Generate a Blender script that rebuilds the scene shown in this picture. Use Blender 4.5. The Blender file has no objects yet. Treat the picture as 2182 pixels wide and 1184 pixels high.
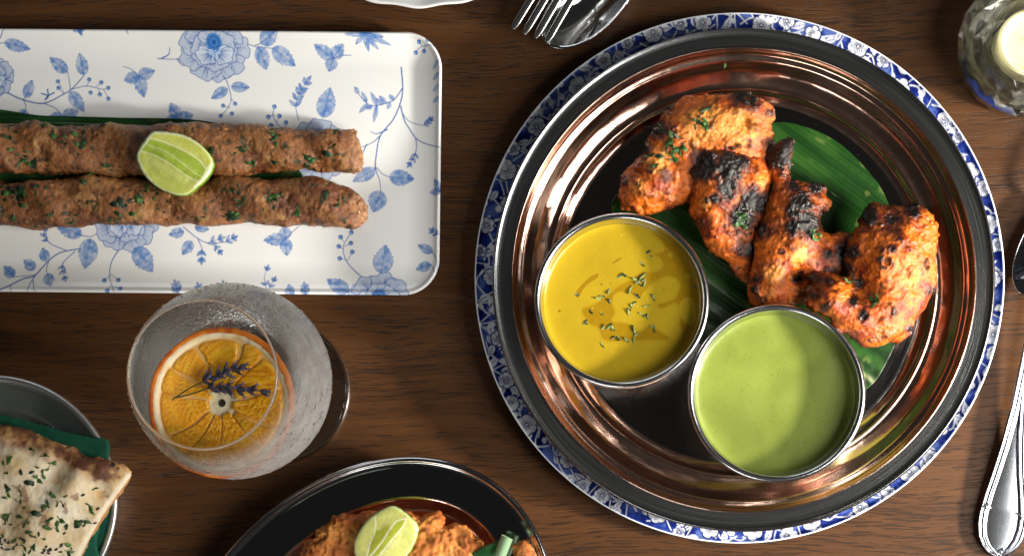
import bpy, math, random
import numpy as np

# ------------------------------------------------------------------ camera, world, lamps, exposure
# one Blender unit is 2.8 cm (100 pixels of the photograph at table height)
SC = bpy.context.scene
SC.unit_settings.system = 'METRIC'
SC.unit_settings.scale_length = 0.028
COL = SC.collection
D = 41.0                       # camera height
NX, NY = 2.56, -4.02           # point on the table straight below the lens
cam = bpy.data.cameras.new('camera'); cam_o = bpy.data.objects.new('camera', cam); COL.objects.link(cam_o)
cam_o.location = (NX, NY, D)
cam.sensor_width = 36; cam.lens = 36 * D / 21.82
cam.shift_x = -NX / 21.82; cam.shift_y = -NY / 21.82
cam.clip_start = 0.5; cam.clip_end = 400
SC.camera = cam_o

W = bpy.data.worlds.new('World'); SC.world = W; W.use_nodes = True
bg = W.node_tree.nodes['Background']; bg.inputs[0].default_value = (1.0, .95, .9, 1); bg.inputs[1].default_value = 0.02

def area(name, loc, target, sx, sy, power, color, shape='RECTANGLE'):
    l = bpy.data.lights.new(name, 'AREA'); l.shape = shape; l.size = sx; l.size_y = sy
    l.energy = power; l.color = color
    o = bpy.data.objects.new(name, l); COL.objects.link(o); o.location = loc
    from mathutils import Vector
    d = Vector(target) - Vector(loc)
    o.rotation_euler = d.to_track_quat('-Z', 'Y').to_euler()
    return o
area('window_light', (27, -9, 30), (-2, 0, 0), 19, 19, 17500, (1, .96, .9))
area('far_window_light', (-8, 30, 15), (-1, 0, 0), 22, 9, 1700, (.92, .96, 1))
area('near_window_light', (-6, -32, 17), (-2, 0, 0), 15, 8, 3200, (1, .97, .93))
def sun_patch(loc, target, power, size, blend, radius, wide):
    from mathutils import Vector
    l = bpy.data.lights.new('low_sun_through_window', 'SPOT'); l.energy = power; l.spot_size = math.radians(size); l.spot_blend = blend; l.shadow_soft_size = radius; l.color = (1, .93, .83)
    o = bpy.data.objects.new('low_sun_through_window', l); COL.objects.link(o); o.location = loc
    o.rotation_euler = (Vector(target) - Vector(loc)).to_track_quat('-Z', 'Y').to_euler(); o.scale = (wide, 1, 1)
sun_patch((38, -10, 16), (6.6, -1.8, 0), 235000, 22, 1, 2.3, 1.5)

SC.view_settings.view_transform = 'Standard'; SC.view_settings.look = 'None'
SC.view_settings.exposure = 0; SC.view_settings.gamma = 1
SC.render.engine = 'CYCLES'
SC.cycles.use_denoising = True
SC.cycles.max_bounces = 10; SC.cycles.transparent_max_bounces = 24
SC.cycles.sample_clamp_indirect = 4

# ------------------------------------------------------------------ small helpers
rng = np.random.default_rng(7)
random.seed(7)

def P(px, py, z=0.0):
    """world x,y of the point at height z seen at a place of the photograph"""
    f = (D - z) / D
    x = (np.asarray(px, float) - 1091) / 100; y = (592 - np.asarray(py, float)) / 100
    return NX + (x - NX) * f, NY + (y - NY) * f
def PX(x, y, z):
    f = D / (D - np.asarray(z, float))
    return (NX + (x - NX) * f) * 100 + 1091, 592 - (NY + (y - NY) * f) * 100
def P3(px, py, z): 
    a, b = P(px, py, z); return (float(a), float(b), float(z))

def hash3(i, j, k, s):
    h = (i.astype(np.int64) * 374761393 + j.astype(np.int64) * 668265263 + k.astype(np.int64) * 2147483647 + s * 974711) & 0xffffffff
    h = ((h ^ (h >> 13)) * 1274126177) & 0xffffffff
    h = ((h ^ (h >> 16)) * 2246822519) & 0xffffffff
    return ((h ^ (h >> 15)) & 0xffffff) / 16777215.0
def vnoise(p, s=0):
    i = np.floor(p).astype(np.int64); f = p - i; f = f * f * f * (f * (f * 6 - 15) + 10)
    r = 0
    for a in (0, 1):
        for b in (0, 1):
            for c in (0, 1):
                w = (f[:, 0] if a else 1 - f[:, 0]) * (f[:, 1] if b else 1 - f[:, 1]) * (f[:, 2] if c else 1 - f[:, 2])
                r = r + w * hash3(i[:, 0] + a, i[:, 1] + b, i[:, 2] + c, s)
    return r * 2 - 1
def fbm(p, freq=1.0, octv=4, s=0, gain=.5):
    r = 0; a = 1.0; t = 0
    for o in range(octv):
        r = r + a * vnoise(p * freq + o * 17.3, s + o); t += a; a *= gain; freq *= 2.03
    return r / t
def sstep(a, b, x):
    t = np.clip((x - a) / (b - a), 0, 1); return t * t * (3 - 2 * t)
def mixc(c, d, t):
    return c * (1 - t[..., None]) + np.asarray(d) * t[..., None]
def srgb(r, g, b):
    f = lambda v: v / 12.92 if v <= .04045 else ((v + .055) / 1.055) ** 2.4
    return np.array([f(r / 255), f(g / 255), f(b / 255)])

def spline(pts, n=8, closed=True):
    p = np.array(pts, float); m = len(p); out = []
    for i in range(m if closed else m - 1):
        if closed: a, b, c, d = p[i - 1], p[i], p[(i + 1) % m], p[(i + 2) % m]
        else: a, b, c, d = p[max(i - 1, 0)], p[i], p[i + 1], p[min(i + 2, m - 1)]
        for t in np.arange(n) / n:
            out.append(.5 * ((2 * b) + (c - a) * t + (2 * a - 5 * b + 4 * c - d) * t * t + (3 * b - a - 3 * c + d) * t ** 3))
    if not closed: out.append(p[-1])
    return np.array(out)
def poly_sd(X, Y, poly):
    """signed distance, negative inside"""
    d = np.full(X.shape, 1e18); ins = np.zeros(X.shape, bool)
    for (x0, y0), (x1, y1) in zip(poly, np.roll(poly, -1, 0)):
        ex, ey = x1 - x0, y1 - y0; wx, wy = X - x0, Y - y0
        t = np.clip((wx * ex + wy * ey) / (ex * ex + ey * ey + 1e-12), 0, 1)
        d = np.minimum(d, (wx - ex * t) ** 2 + (wy - ey * t) ** 2)
        if y0 != y1:
            c = (Y >= min(y0, y1)) & (Y < max(y0, y1))
            ins ^= c & (X < x0 + ex * (Y - y0) / ey)
    d = np.sqrt(d)
    return np.where(ins, -d, d)

def raw_mesh(name, V, Q, smooth=True, col=None):
    V = np.asarray(V, np.float32); me = bpy.data.meshes.new(name)
    Q = np.asarray(Q, np.int32); n, k = Q.shape
    me.vertices.add(len(V)); me.vertices.foreach_set('co', V.ravel())
    me.loops.add(n * k); me.loops.foreach_set('vertex_index', Q.ravel())
    me.polygons.add(n); me.polygons.foreach_set('loop_start', np.arange(0, n * k, k, dtype=np.int32))
    me.polygons.foreach_set('use_smooth', np.full(n, smooth))
    me.update(calc_edges=True)
    if col is not None: set_col(me, col)
    return me
def set_col(me, col):
    c = np.ones((len(me.vertices), 4), np.float32); c[:, :col.shape[1]] = col
    a = me.color_attributes.new('Col', 'FLOAT_COLOR', 'POINT'); a.data.foreach_set('color', c.ravel())
def obj(name, me, m=None, parent=None, label=None, cat=None, group=None, kind=None):
    o = bpy.data.objects.new(name, me); COL.objects.link(o)
    if m is not None and me is not None and not me.materials: me.materials.append(m)
    if parent: o.parent = parent
    if label: o['label'] = label
    if cat: o['category'] = cat
    if group: o['group'] = group
    if kind: o['kind'] = kind
    return o
def thing(name, label, cat, group=None):
    return obj(name, None, None, None, label, cat, group)

class MB:
    """collects vertices and faces of mixed size"""
    def __init__(s): s.v = []; s.f = []
    def add(s, V, F):
        o = len(s.v); s.v += [tuple(map(float, v)) for v in V]; s.f += [tuple(int(i) + o for i in f) for f in F]
    def mesh(s, name, smooth=True):
        me = bpy.data.meshes.new(name); me.from_pydata(s.v, [], s.f); me.update()
        me.polygons.foreach_set('use_smooth', np.full(len(me.polygons), smooth)); return me

def grid_quads(nu, nv, cu=False, cv=False):
    a = np.arange(nu if cu else nu - 1); b = np.arange(nv if cv else nv - 1)
    A, B = np.meshgrid(a, b, indexing='ij'); A2, B2 = (A + 1) % nu, (B + 1) % nv
    return np.stack([A * nv + B, A2 * nv + B, A2 * nv + B2, A * nv + B2], -1).reshape(-1, 4)
def lathe(prof, cx, cy, seg=128, wob=None):
    pr = np.array(prof, float); t = np.arange(seg) * 2 * math.pi / seg
    R = pr[:, 0][None] * np.ones((seg, 1)); Z = pr[:, 1][None] * np.ones((seg, 1))
    T = t[:, None]
    X = cx + R * np.cos(T); Y = cy + R * np.sin(T)
    return np.stack([X, Y, Z], -1).reshape(-1, 3), grid_quads(seg, len(pr), True, False)
def smooth_prof(pts, n=6): return spline(pts, n, False)
def sweep(path, wid, thk, up=(0, 0, 1), ns=12, power=2.6, cap=True):
    """tube with superelliptic section; returns V,Q lists"""
    p = np.array(path, float); n = len(p)
    wid = np.broadcast_to(np.asarray(wid, float), (n,)); thk = np.broadcast_to(np.asarray(thk, float), (n,))
    tg = np.gradient(p, axis=0); tg /= np.linalg.norm(tg, axis=1)[:, None] + 1e-12
    u0 = np.array(up, float); sd = np.cross(tg, u0); sd /= np.linalg.norm(sd, axis=1)[:, None] + 1e-12
    nn = np.cross(sd, tg)
    a = np.arange(ns) * 2 * math.pi / ns; ca, sa = np.cos(a), np.sin(a)
    ca = np.sign(ca) * np.abs(ca) ** (2 / power); sa = np.sign(sa) * np.abs(sa) ** (2 / power)
    V = p[:, None] + sd[:, None] * (ca[None, :, None] * wid[:, None, None] / 2) + nn[:, None] * (sa[None, :, None] * thk[:, None, None] / 2)
    V = V.reshape(-1, 3); F = [tuple(q) for q in grid_quads(n, ns, False, True)]
    if cap:
        F.append(tuple(range(ns))[::-1]); F.append(tuple((n - 1) * ns + i for i in range(ns)))
    return V, F

# ------------------------------------------------------------------ surface nets and food bodies
def surface_nets(F, org, h):
    s = F < 0; nx, ny, nz = F.shape
    cnt = np.zeros((nx - 1, ny - 1, nz - 1), np.int8)
    for a in (0, 1):
        for b in (0, 1):
            for c in (0, 1): cnt += s[a:nx - 1 + a, b:ny - 1 + b, c:nz - 1 + c]
    act = (cnt > 0) & (cnt < 8); idx = np.full(act.shape, -1, np.int64); I = np.argwhere(act); idx[act] = np.arange(len(I))
    acc = np.zeros((len(I), 3)); num = np.zeros(len(I))
    cor = [(a, b, c) for a in (0, 1) for b in (0, 1) for c in (0, 1)]
    for u in cor:
        for ax in range(3):
            if u[ax]: continue
            w = list(u); w[ax] = 1
            fu = F[I[:, 0] + u[0], I[:, 1] + u[1], I[:, 2] + u[2]]; fw = F[I[:, 0] + w[0], I[:, 1] + w[1], I[:, 2] + w[2]]
            m = (fu < 0) != (fw < 0); t = np.where(m, fu / np.where(m, fu - fw, 1), 0)
            q = np.array(u, float)[None].repeat(len(I), 0); q[:, ax] = t
            acc += q * m[:, None]; num += m
    V = (I + acc / num[:, None]) * h + np.array(org)
    Qs = []
    for ax in range(3):
        b, c = [(1, 2), (2, 0), (0, 1)][ax]
        lo = [slice(None)] * 3; hi = [slice(None)] * 3; lo[ax] = slice(0, -1); hi[ax] = slice(1, None)
        ch = s[tuple(lo)] != s[tuple(hi)]
        E = np.argwhere(ch); E = E[(E[:, b] > 0) & (E[:, c] > 0)]
        E = E[(E[:, b] < F.shape[b] - 1) & (E[:, c] < F.shape[c] - 1)]
        def cell(db, dc):
            k = E.copy(); k[:, b] += db; k[:, c] += dc; return idx[k[:, 0], k[:, 1], k[:, 2]]
        q = np.stack([cell(-1, -1), cell(0, -1), cell(0, 0), cell(-1, 0)], 1)
        fl = ~s[E[:, 0], E[:, 1], E[:, 2]]; q[fl] = q[fl][:, ::-1]
        Qs.append(q)
    Q = np.concatenate(Qs); Q = Q[(Q >= 0).all(1)]
    return V, Q
def vnormals(V, Q):
    n = np.cross(V[Q[:, 2]] - V[Q[:, 0]], V[Q[:, 3]] - V[Q[:, 1]])
    N = np.stack([sum(np.bincount(Q[:, k], n[:, c], len(V)) for k in range(4)) for c in range(3)], 1)
    return N / (np.linalg.norm(N, axis=1)[:, None] + 1e-12)
def body(outline, zc, k=.9, kb=.6, h=.033, hmax=9.0, lift=None, rough=0.0, rseed=0, g=.45, nspl=6):
    """a puffed-up closed body with the given outline (pixels seen at height zc)"""
    poly = spline(outline, nspl); px, py = P(poly[:, 0], poly[:, 1], zc); poly = np.stack([px, py], 1)
    lo = poly.min(0) - .12; hi = poly.max(0) + .12
    nx, ny = (np.ceil((hi - lo) / h)).astype(int) + 1
    X, Y = np.meshgrid(lo[0] + np.arange(nx) * h, lo[1] + np.arange(ny) * h, indexing='ij')
    d = poly_sd(X, Y, poly)
    if rough:
        q = np.stack([X.ravel(), Y.ravel(), np.zeros(X.size)], 1)
        d = d + rough * (fbm(q, 4, 3, rseed) * 1.0).reshape(X.shape)
    ins = d < 0; u = np.zeros_like(X)
    R = max(8, int(-d.min() / h)); m = ins.astype(float) * 1.0
    u = np.where(ins, (-d.min() * -d * .8), 0)
    for it in range(min(1400, R * R)):
        u[1:-1, 1:-1] = (.25 * (u[2:, 1:-1] + u[:-2, 1:-1] + u[1:-1, 2:] + u[1:-1, :-2] + h * h)) * m[1:-1, 1:-1]
    H2 = 2 * u
    H2 = hmax ** 2 * np.tanh(np.sqrt(np.maximum(H2, 0)) / hmax) ** 2
    H2 = np.where(ins, np.maximum(H2, -d * .06), -d * 2 * g)
    L = lift(X, Y) if lift else np.zeros_like(X)
    top = (L + k * np.sqrt(np.maximum(H2, 0)))[ins].max() + .12; bot = (L - kb * np.sqrt(np.maximum(H2, 0)))[ins].min() - .12
    nz = int(np.ceil((top - bot) / h)) + 1
    Z = bot + np.arange(nz) * h
    zz = Z[None, None] - L[:, :, None]
    F = np.where(zz > 0, zz / k, zz / kb) ** 2 - H2[:, :, None]
    F = np.sign(F) * np.minimum(np.abs(F), 4)
    V, Q = surface_nets(F, (lo[0], lo[1], bot + zc), h)
    return V, Q
def topz(V, x, y, r=.06):
    m = (np.abs(V[:, 0] - x) < r) & (np.abs(V[:, 1] - y) < r)
    if not m.any(): return None
    return V[m, 2].max()
def surf_at(V, N, px, py, z0):
    """3-D point and normal on the top of a body seen at a pixel"""
    z = z0
    for _ in range(4):
        x, y = P(px, py, z); t = topz(V, x, y)
        if t is None: return None
        z = t
    m = np.where((np.abs(V[:, 0] - x) < .09) & (np.abs(V[:, 1] - y) < .09))[0]
    j = m[np.argmin((V[m, 0] - x) ** 2 + (V[m, 1] - y) ** 2 + .3 * (V[m, 2] - z) ** 2)]
    return V[j], N[j]

# ------------------------------------------------------------------ painting flat prints into vertex colours
class Canvas:
    def __init__(s, x0, y0, x1, y1, q, bg):
        s.x0, s.y0, s.q = x0, y0, q
        s.w, s.h = int((x1 - x0) * q) + 1, int((y1 - y0) * q) + 1
        s.a = np.empty((s.h, s.w, 3)); s.a[:] = bg
    def box(s, x0, y0, x1, y1):
        i0 = max(0, int((x0 - s.x0) * s.q) - 2); i1 = min(s.w, int((x1 - s.x0) * s.q) + 3)
        j0 = max(0, int((y0 - s.y0) * s.q) - 2); j1 = min(s.h, int((y1 - s.y0) * s.q) + 3)
        if i1 <= i0 or j1 <= j0: return None
        X, Y = np.meshgrid(s.x0 + np.arange(i0, i1) / s.q, s.y0 + np.arange(j0, j1) / s.q)
        return (slice(j0, j1), slice(i0, i1)), X, Y
    def put(s, sl, cov, col):
        s.a[sl] = s.a[sl] * (1 - cov[..., None]) + np.asarray(col) * cov[..., None]
    def poly(s, pts, col, alpha=1.0, soft=.5, shade=None):
        p = np.asarray(pts, float); b = s.box(p[:, 0].min() - 1, p[:, 1].min() - 1, p[:, 0].max() + 1, p[:, 1].max() + 1)
        if b is None: return
        sl, X, Y = b; d = poly_sd(X, Y, p); c = np.clip(.5 - d / (2 * soft), 0, 1) * alpha
        if shade is not None: c = c * shade(X, Y, d)
        s.put(sl, c, col)
    def line(s, pts, w, col, alpha=1.0, w1=None, soft=.5):
        p = np.asarray(pts, float); w1 = w if w1 is None else w1
        b = s.box(p[:, 0].min() - w - 1, p[:, 1].min() - w - 1, p[:, 0].max() + w + 1, p[:, 1].max() + w + 1)
        if b is None: return
        sl, X, Y = b; best = np.full(X.shape, 1e9); n = len(p) - 1
        for i in range(n):
            (x0, y0), (xx, yy) = p[i], p[i + 1]; ex, ey = xx - x0, yy - y0
            t = np.clip(((X - x0) * ex + (Y - y0) * ey) / (ex * ex + ey * ey + 1e-9), 0, 1)
            d = np.hypot(X - x0 - ex * t, Y - y0 - ey * t) - (w + (w1 - w) * (i + t) / n) / 2
            best = np.minimum(best, d)
        s.put(sl, np.clip(.5 - best / (2 * soft), 0, 1) * alpha, col)
    def dot(s, x, y, r, col, alpha=1.0, soft=.5):
        b = s.box(x - r - 1, y - r - 1, x + r + 1, y + r + 1)
        if b is None: return
        sl, X, Y = b; d = np.hypot(X - x, Y - y) - r
        s.put(sl, np.clip(.5 - d / (2 * soft), 0, 1) * alpha, col)
    def sample(s, px, py):
        u = np.clip((px - s.x0) * s.q, 0, s.w - 1.001); v = np.clip((py - s.y0) * s.q, 0, s.h - 1.001)
        i = u.astype(int); j = v.astype(int); fu = (u - i)[:, None]; fv = (v - j)[:, None]; A = s.a
        return (A[j, i] * (1 - fu) + A[j, i + 1] * fu) * (1 - fv) + (A[j + 1, i] * (1 - fu) + A[j + 1, i + 1] * fu) * fv

# ------------------------------------------------------------------ materials
def mat(name, color=(.5, .5, .5), rough=.5, metal=0, col=False, spec=.5, bump=None, coat=0, sss=0, ssr=(.1, .1, .1), trans=0, ior=1.45, alpha_rough=None, aniso=None):
    """bump: list of (noise scale, strength, detail, stretch)"""
    m = bpy.data.materials.new(name); m.use_nodes = True; nt = m.node_tree; b = nt.nodes['Principled BSDF']
    b.inputs['Base Color'].default_value = (*color, 1); b.inputs['Roughness'].default_value = rough
    b.inputs['Metallic'].default_value = metal; b.inputs['Specular IOR Level'].default_value = spec
    b.inputs['Coat Weight'].default_value = coat; b.inputs['Coat Roughness'].default_value = .08
    b.inputs['Transmission Weight'].default_value = trans; b.inputs['IOR'].default_value = ior
    if sss:
        b.inputs['Subsurface Weight'].default_value = sss; b.inputs['Subsurface Radius'].default_value = ssr; b.inputs['Subsurface Scale'].default_value = 1
    if col:
        a = nt.nodes.new('ShaderNodeAttribute'); a.attribute_name = 'Col'
        nt.links.new(a.outputs['Color'], b.inputs['Base Color'])
        if alpha_rough:
            r = nt.nodes.new('ShaderNodeMapRange'); r.inputs[3].default_value, r.inputs[4].default_value = alpha_rough
            nt.links.new(a.outputs['Alpha'], r.inputs[0]); nt.links.new(r.outputs[0], b.inputs['Roughness'])
    prev = None
    if bump:
        tc = nt.nodes.new('ShaderNodeTexCoord')
        for sc, st, det, stretch in bump:
            n = nt.nodes.new('ShaderNodeTexNoise'); n.inputs['Scale'].default_value = sc; n.inputs['Detail'].default_value = det
            mp = nt.nodes.new('ShaderNodeMapping'); mp.inputs['Scale'].default_value = stretch
            nt.links.new(tc.outputs['Object'], mp.inputs[0]); nt.links.new(mp.outputs[0], n.inputs['Vector'])
            bp = nt.nodes.new('ShaderNodeBump'); bp.inputs['Strength'].default_value = st; bp.inputs['Distance'].default_value = .02
            nt.links.new(n.outputs[0], bp.inputs['Height'])
            if prev: nt.links.new(prev.outputs[0], bp.inputs['Normal'])
            prev = bp
        nt.links.new(prev.outputs[0], b.inputs['Normal'])
        if coat: nt.links.new(prev.outputs[0], b.inputs['Coat Normal'])
    return m
ONE = (1, 1, 1)
M_steel = mat('polished_steel', (.62, .62, .63), .13, 1, bump=[(3, .02, 2, ONE), (60, .015, 2, ONE)])
M_cutlery = mat('cutlery_steel', (.72, .73, .75), .07, 1)
M_copper = mat('copper', (.78, .51, .40), .17, 1, bump=[(2.2, .12, 2, ONE), (9, .07, 3, ONE), (60, .03, 2, ONE)])
M_platesteel = mat('worn_steel', (.82, .82, .82), .42, 1, bump=[(4, .08, 3, ONE), (50, .04, 3, ONE)])
M_glaze = mat('printed_glaze', col=True, rough=.12, spec=.5)
M_white = mat('white_glaze', (.78, .79, .78), .12)
M_herb = mat('herb', col=True, rough=.5, spec=.4)
M_leaf = mat('banana_leaf', col=True, rough=.32, spec=.5, bump=[(6, .25, 2, (1, 1, 1))])

def brushed(name, cx, cy, color, rough):
    """metal turned on a lathe: fine rings round a centre"""
    m = bpy.data.materials.new(name); m.use_nodes = True; nt = m.node_tree; b = nt.nodes['Principled BSDF']
    b.inputs['Base Color'].default_value = (*color, 1); b.inputs['Metallic'].default_value = 1; b.inputs['Roughness'].default_value = rough
    g = nt.nodes.new('ShaderNodeNewGeometry'); mp = nt.nodes.new('ShaderNodeMapping'); mp.inputs['Location'].default_value = (-cx, -cy, 0)
    ln = nt.nodes.new('ShaderNodeVectorMath'); ln.operation = 'LENGTH'
    gr = nt.nodes.new('ShaderNodeVectorMath'); gr.operation = 'NORMALIZE'
    sp = nt.nodes.new('ShaderNodeCombineXYZ'); mul = nt.nodes.new('ShaderNodeVectorMath'); mul.operation = 'SCALE'; mul.inputs['Scale'].default_value = 2.2
    m1 = nt.nodes.new('ShaderNodeMath'); m1.operation = 'MULTIPLY'; m1.inputs[1].default_value = 60
    L = nt.links.new
    fl = nt.nodes.new('ShaderNodeVectorMath'); fl.operation = 'MULTIPLY'; fl.inputs[1].default_value = (1, 1, 0)
    L(g.outputs['Position'], mp.inputs[0]); L(mp.outputs[0], fl.inputs[0]); L(fl.outputs[0], ln.inputs[0]); L(fl.outputs[0], gr.inputs[0])
    L(gr.outputs[0], mul.inputs[0]); L(ln.outputs['Value'], m1.inputs[0])
    L(m1.outputs[0], sp.inputs[2]); ad = nt.nodes.new('ShaderNodeVectorMath'); ad.operation = 'ADD'
    L(mul.outputs[0], ad.inputs[0]); L(sp.outputs[0], ad.inputs[1])
    n = nt.nodes.new('ShaderNodeTexNoise'); n.inputs['Scale'].default_value = 1; n.inputs['Detail'].default_value = 3; L(ad.outputs[0], n.inputs['Vector'])
    bp = nt.nodes.new('ShaderNodeBump'); bp.inputs['Strength'].default_value = .22; bp.inputs['Distance'].default_value = .01
    L(n.outputs[0], bp.inputs['Height']); L(bp.outputs[0], b.inputs['Normal'])
    r = nt.nodes.new('ShaderNodeMapRange'); r.inputs[3].default_value = rough * .6; r.inputs[4].default_value = rough * 1.5
    L(n.outputs[0], r.inputs[0]); L(r.outputs[0], b.inputs['Roughness'])
    return m

def wood_material():
    m = bpy.data.materials.new('stained_oak'); m.use_nodes = True; nt = m.node_tree; b = nt.nodes['Principled BSDF']; L = nt.links.new
    N = lambda t: nt.nodes.new(t)
    tc = N('ShaderNodeTexCoord')
    w = N('ShaderNodeTexNoise'); w.inputs['Scale'].default_value = .14; w.inputs['Detail'].default_value = 2
    L(tc.outputs['Object'], w.inputs['Vector'])
    ws = N('ShaderNodeVectorMath'); ws.operation = 'SCALE'; ws.inputs['Scale'].default_value = 1.3; L(w.outputs['Color'], ws.inputs[0])
    ad = N('ShaderNodeVectorMath'); L(tc.outputs['Object'], ad.inputs[0]); L(ws.outputs[0], ad.inputs[1])
    def noise(scale, sx, sy, det, dist=0, seed=0):
        mp = N('ShaderNodeMapping'); mp.inputs['Scale'].default_value = (sx, sy, 1); mp.inputs['Location'].default_value = (seed, seed * 2.3, 0)
        L(ad.outputs[0], mp.inputs[0]); n = N('ShaderNodeTexNoise'); n.inputs['Scale'].default_value = scale; n.inputs['Detail'].default_value = det
        n.inputs['Distortion'].default_value = dist; L(mp.outputs[0], n.inputs['Vector']); return n.outputs[0]
    def ramp(x, stops):
        r = N('ShaderNodeValToRGB'); e = r.color_ramp.elements
        while len(e) < len(stops): e.new(.5)
        for k, (p, c) in zip(e, stops): k.position = p; k.color = (*c, 1) if len(c) == 3 else c
        L(x, r.inputs[0]); return r.outputs[0]
    base = ramp(noise(1, .12, 4.5, 5, .2), [(.25, (.050, .0200, .0068)), (.5, (.066, .0268, .0088)), (.75, (.083, .0345, .0112))])
    fine = ramp(noise(1, .7, 20, 4, .1, 3), [(.3, (.86, .85, .85)), (.7, (1.10, 1.10, 1.09))])
    mx = N('ShaderNodeMix'); mx.data_type = 'RGBA'; mx.blend_type = 'MULTIPLY'; mx.inputs[0].default_value = 1
    L(base, mx.inputs[6]); L(fine, mx.inputs[7])
    # open pores: short dark dashes lying along the grain, gathered in bands
    po = noise(1, 1.7, 32, 2, .05, 9); bd = noise(1, .16, 1.5, 3, .3, 21)
    sm = N('ShaderNodeMath'); sm.operation = 'MULTIPLY_ADD'; sm.inputs[1].default_value = .32; L(bd, sm.inputs[0]); L(po, sm.inputs[2])
    pore = ramp(sm.outputs[0], [(.728, (0, 0, 0)), (.768, (1, 1, 1))])
    m2 = N('ShaderNodeMix'); m2.data_type = 'RGBA'; m2.blend_type = 'MIX'; m2.inputs[7].default_value = (.020, .011, .0065, 1)
    mu = N('ShaderNodeMath'); mu.operation = 'MULTIPLY'; mu.inputs[1].default_value = .78; L(pore, mu.inputs[0]); L(mu.outputs[0], m2.inputs[0]); L(mx.outputs[2], m2.inputs[6])
    L(m2.outputs[2], b.inputs['Base Color'])
    b.inputs['Roughness'].default_value = .42; b.inputs['Specular IOR Level'].default_value = .22
    bp = N('ShaderNodeBump'); bp.invert = True; bp.inputs['Strength'].default_value = .5; bp.inputs['Distance'].default_value = .012; L(pore, bp.inputs['Height'])
    b2 = N('ShaderNodeBump'); b2.inputs['Strength'].default_value = .18; b2.inputs['Distance'].default_value = .012; L(fine, b2.inputs['Height']); L(bp.outputs[0], b2.inputs['Normal'])
    L(b2.outputs[0], b.inputs['Normal'])
    return m

# ------------------------------------------------------------------ the table
mb = MB()
mb.add([(-26, -17, -.9), (26, -17, -.9), (26, 17, -.9), (-26, 17, -.9), (-26, -17, 0), (26, -17, 0), (26, 17, 0), (-26, 17, 0)],
       [(0, 3, 2, 1), (4, 5, 6, 7), (0, 1, 5, 4), (1, 2, 6, 5), (2, 3, 7, 6), (3, 0, 4, 7)])
obj('table_top', mb.mesh('table_top', False), wood_material(), kind='structure')

# ------------------------------------------------------------------ white platter with a blue flower print
B_DARK, B_MID, B_LITE = srgb(34, 86, 160), srgb(72, 126, 192), srgb(140, 178, 222)
WHITE = np.array([.74, .755, .75])
def r_leaf(c, b, t, w, teeth=5, fill=None, seed=0, hatch=True):
    b = np.array(b, float); t = np.array(t, float); ax = t - b; L = np.hypot(*ax); ax = ax / L; nn = np.array([-ax[1], ax[0]])
    r = np.random.default_rng(seed + int(b[0] * 7 + b[1])); n = 36; up, dn = [], []
    for i in range(n + 1):
        s = i / n; hw = w / 2 * math.sin(math.pi * s ** .72) ** .85
        saw = (s * teeth * 1.3) % 1.0
        hw2 = hw * (1 + .34 * (saw - .4) * sstep(.3, .6, np.array(s)))
        up.append(b + ax * s * L + nn * hw2); dn.append(b + ax * s * L - nn * hw * (1 + .34 * (((s * teeth * 1.3 + .4) % 1) - .4) * sstep(.3, .6, np.array(s))))
    poly = np.array(up + dn[::-1])
    fc = B_MID if fill is None else fill
    sh = lambda X, Y, d: .68 + .32 * vnoise(np.stack([X.ravel() / 7, Y.ravel() / 7, X.ravel() * 0 + seed], 1), 5).reshape(X.shape)
    c.poly(poly, fc, .95, shade=sh)
    if hatch:
        for i in range(3, n - 2, 3):
            s = i / n; a = b + ax * s * L
            for q, edge in ((1, up[min(n, i + 5)]), (-1, dn[min(n, i + 5)])):
                c.line([a, a + (edge - a) * r.uniform(.6, .9)], .75, B_DARK, .8, .3)
    c.line(np.vstack([poly, poly[:1]]), .9, B_DARK, .85)
    c.line([b, t], 1.5, B_DARK, .9, .6)
def r_stem(c, pts, w=2.0, w1=1.4):
    c.line(spline(pts, 8, False), w, B_DARK, .95, w1)
def r_berry(c, x, y, r=4.6):
    c.dot(x, y, r, B_DARK, .95); c.dot(x - r * .2, y + r * .25, r * .55, B_LITE, .75, .9)
def r_trefoil(c, ctr, tips, stem=None, w=26):
    for i, t in enumerate(tips): r_leaf(c, ctr, t, w, 4, None, i)
    if stem: r_stem(c, [ctr, ((ctr[0] + stem[0]) / 2 + 2, (ctr[1] + stem[1]) / 2 - 3), stem], 1.6)
def r_sprig(c, pts, n=4, L=14, w=6, seed=0):
    p = spline(pts, 8, False); c.line(p, 1.6, B_DARK, .95, 1.0); m = len(p)
    for i in range(n):
        k = int((.25 + .7 * i / max(1, n - 1)) * (m - 1)); a = p[k]; d = p[min(k + 1, m - 1)] - p[max(k - 1, 0)]; d = d / (np.hypot(*d) + 1e-9)
        for sg in (1, -1):
            v = np.array([d[0] * .72 - sg * d[1] * .7, d[1] * .72 + sg * d[0] * .7]) * L * (1 - .25 * i / n)
            r_leaf(c, a, a + v, w, 2, None, seed + i, False)
    d = p[-1] - p[-3]; d = d / (np.hypot(*d) + 1e-9); r_leaf(c, p[-1], p[-1] + d * L, w, 2, None, seed, False)
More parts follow.
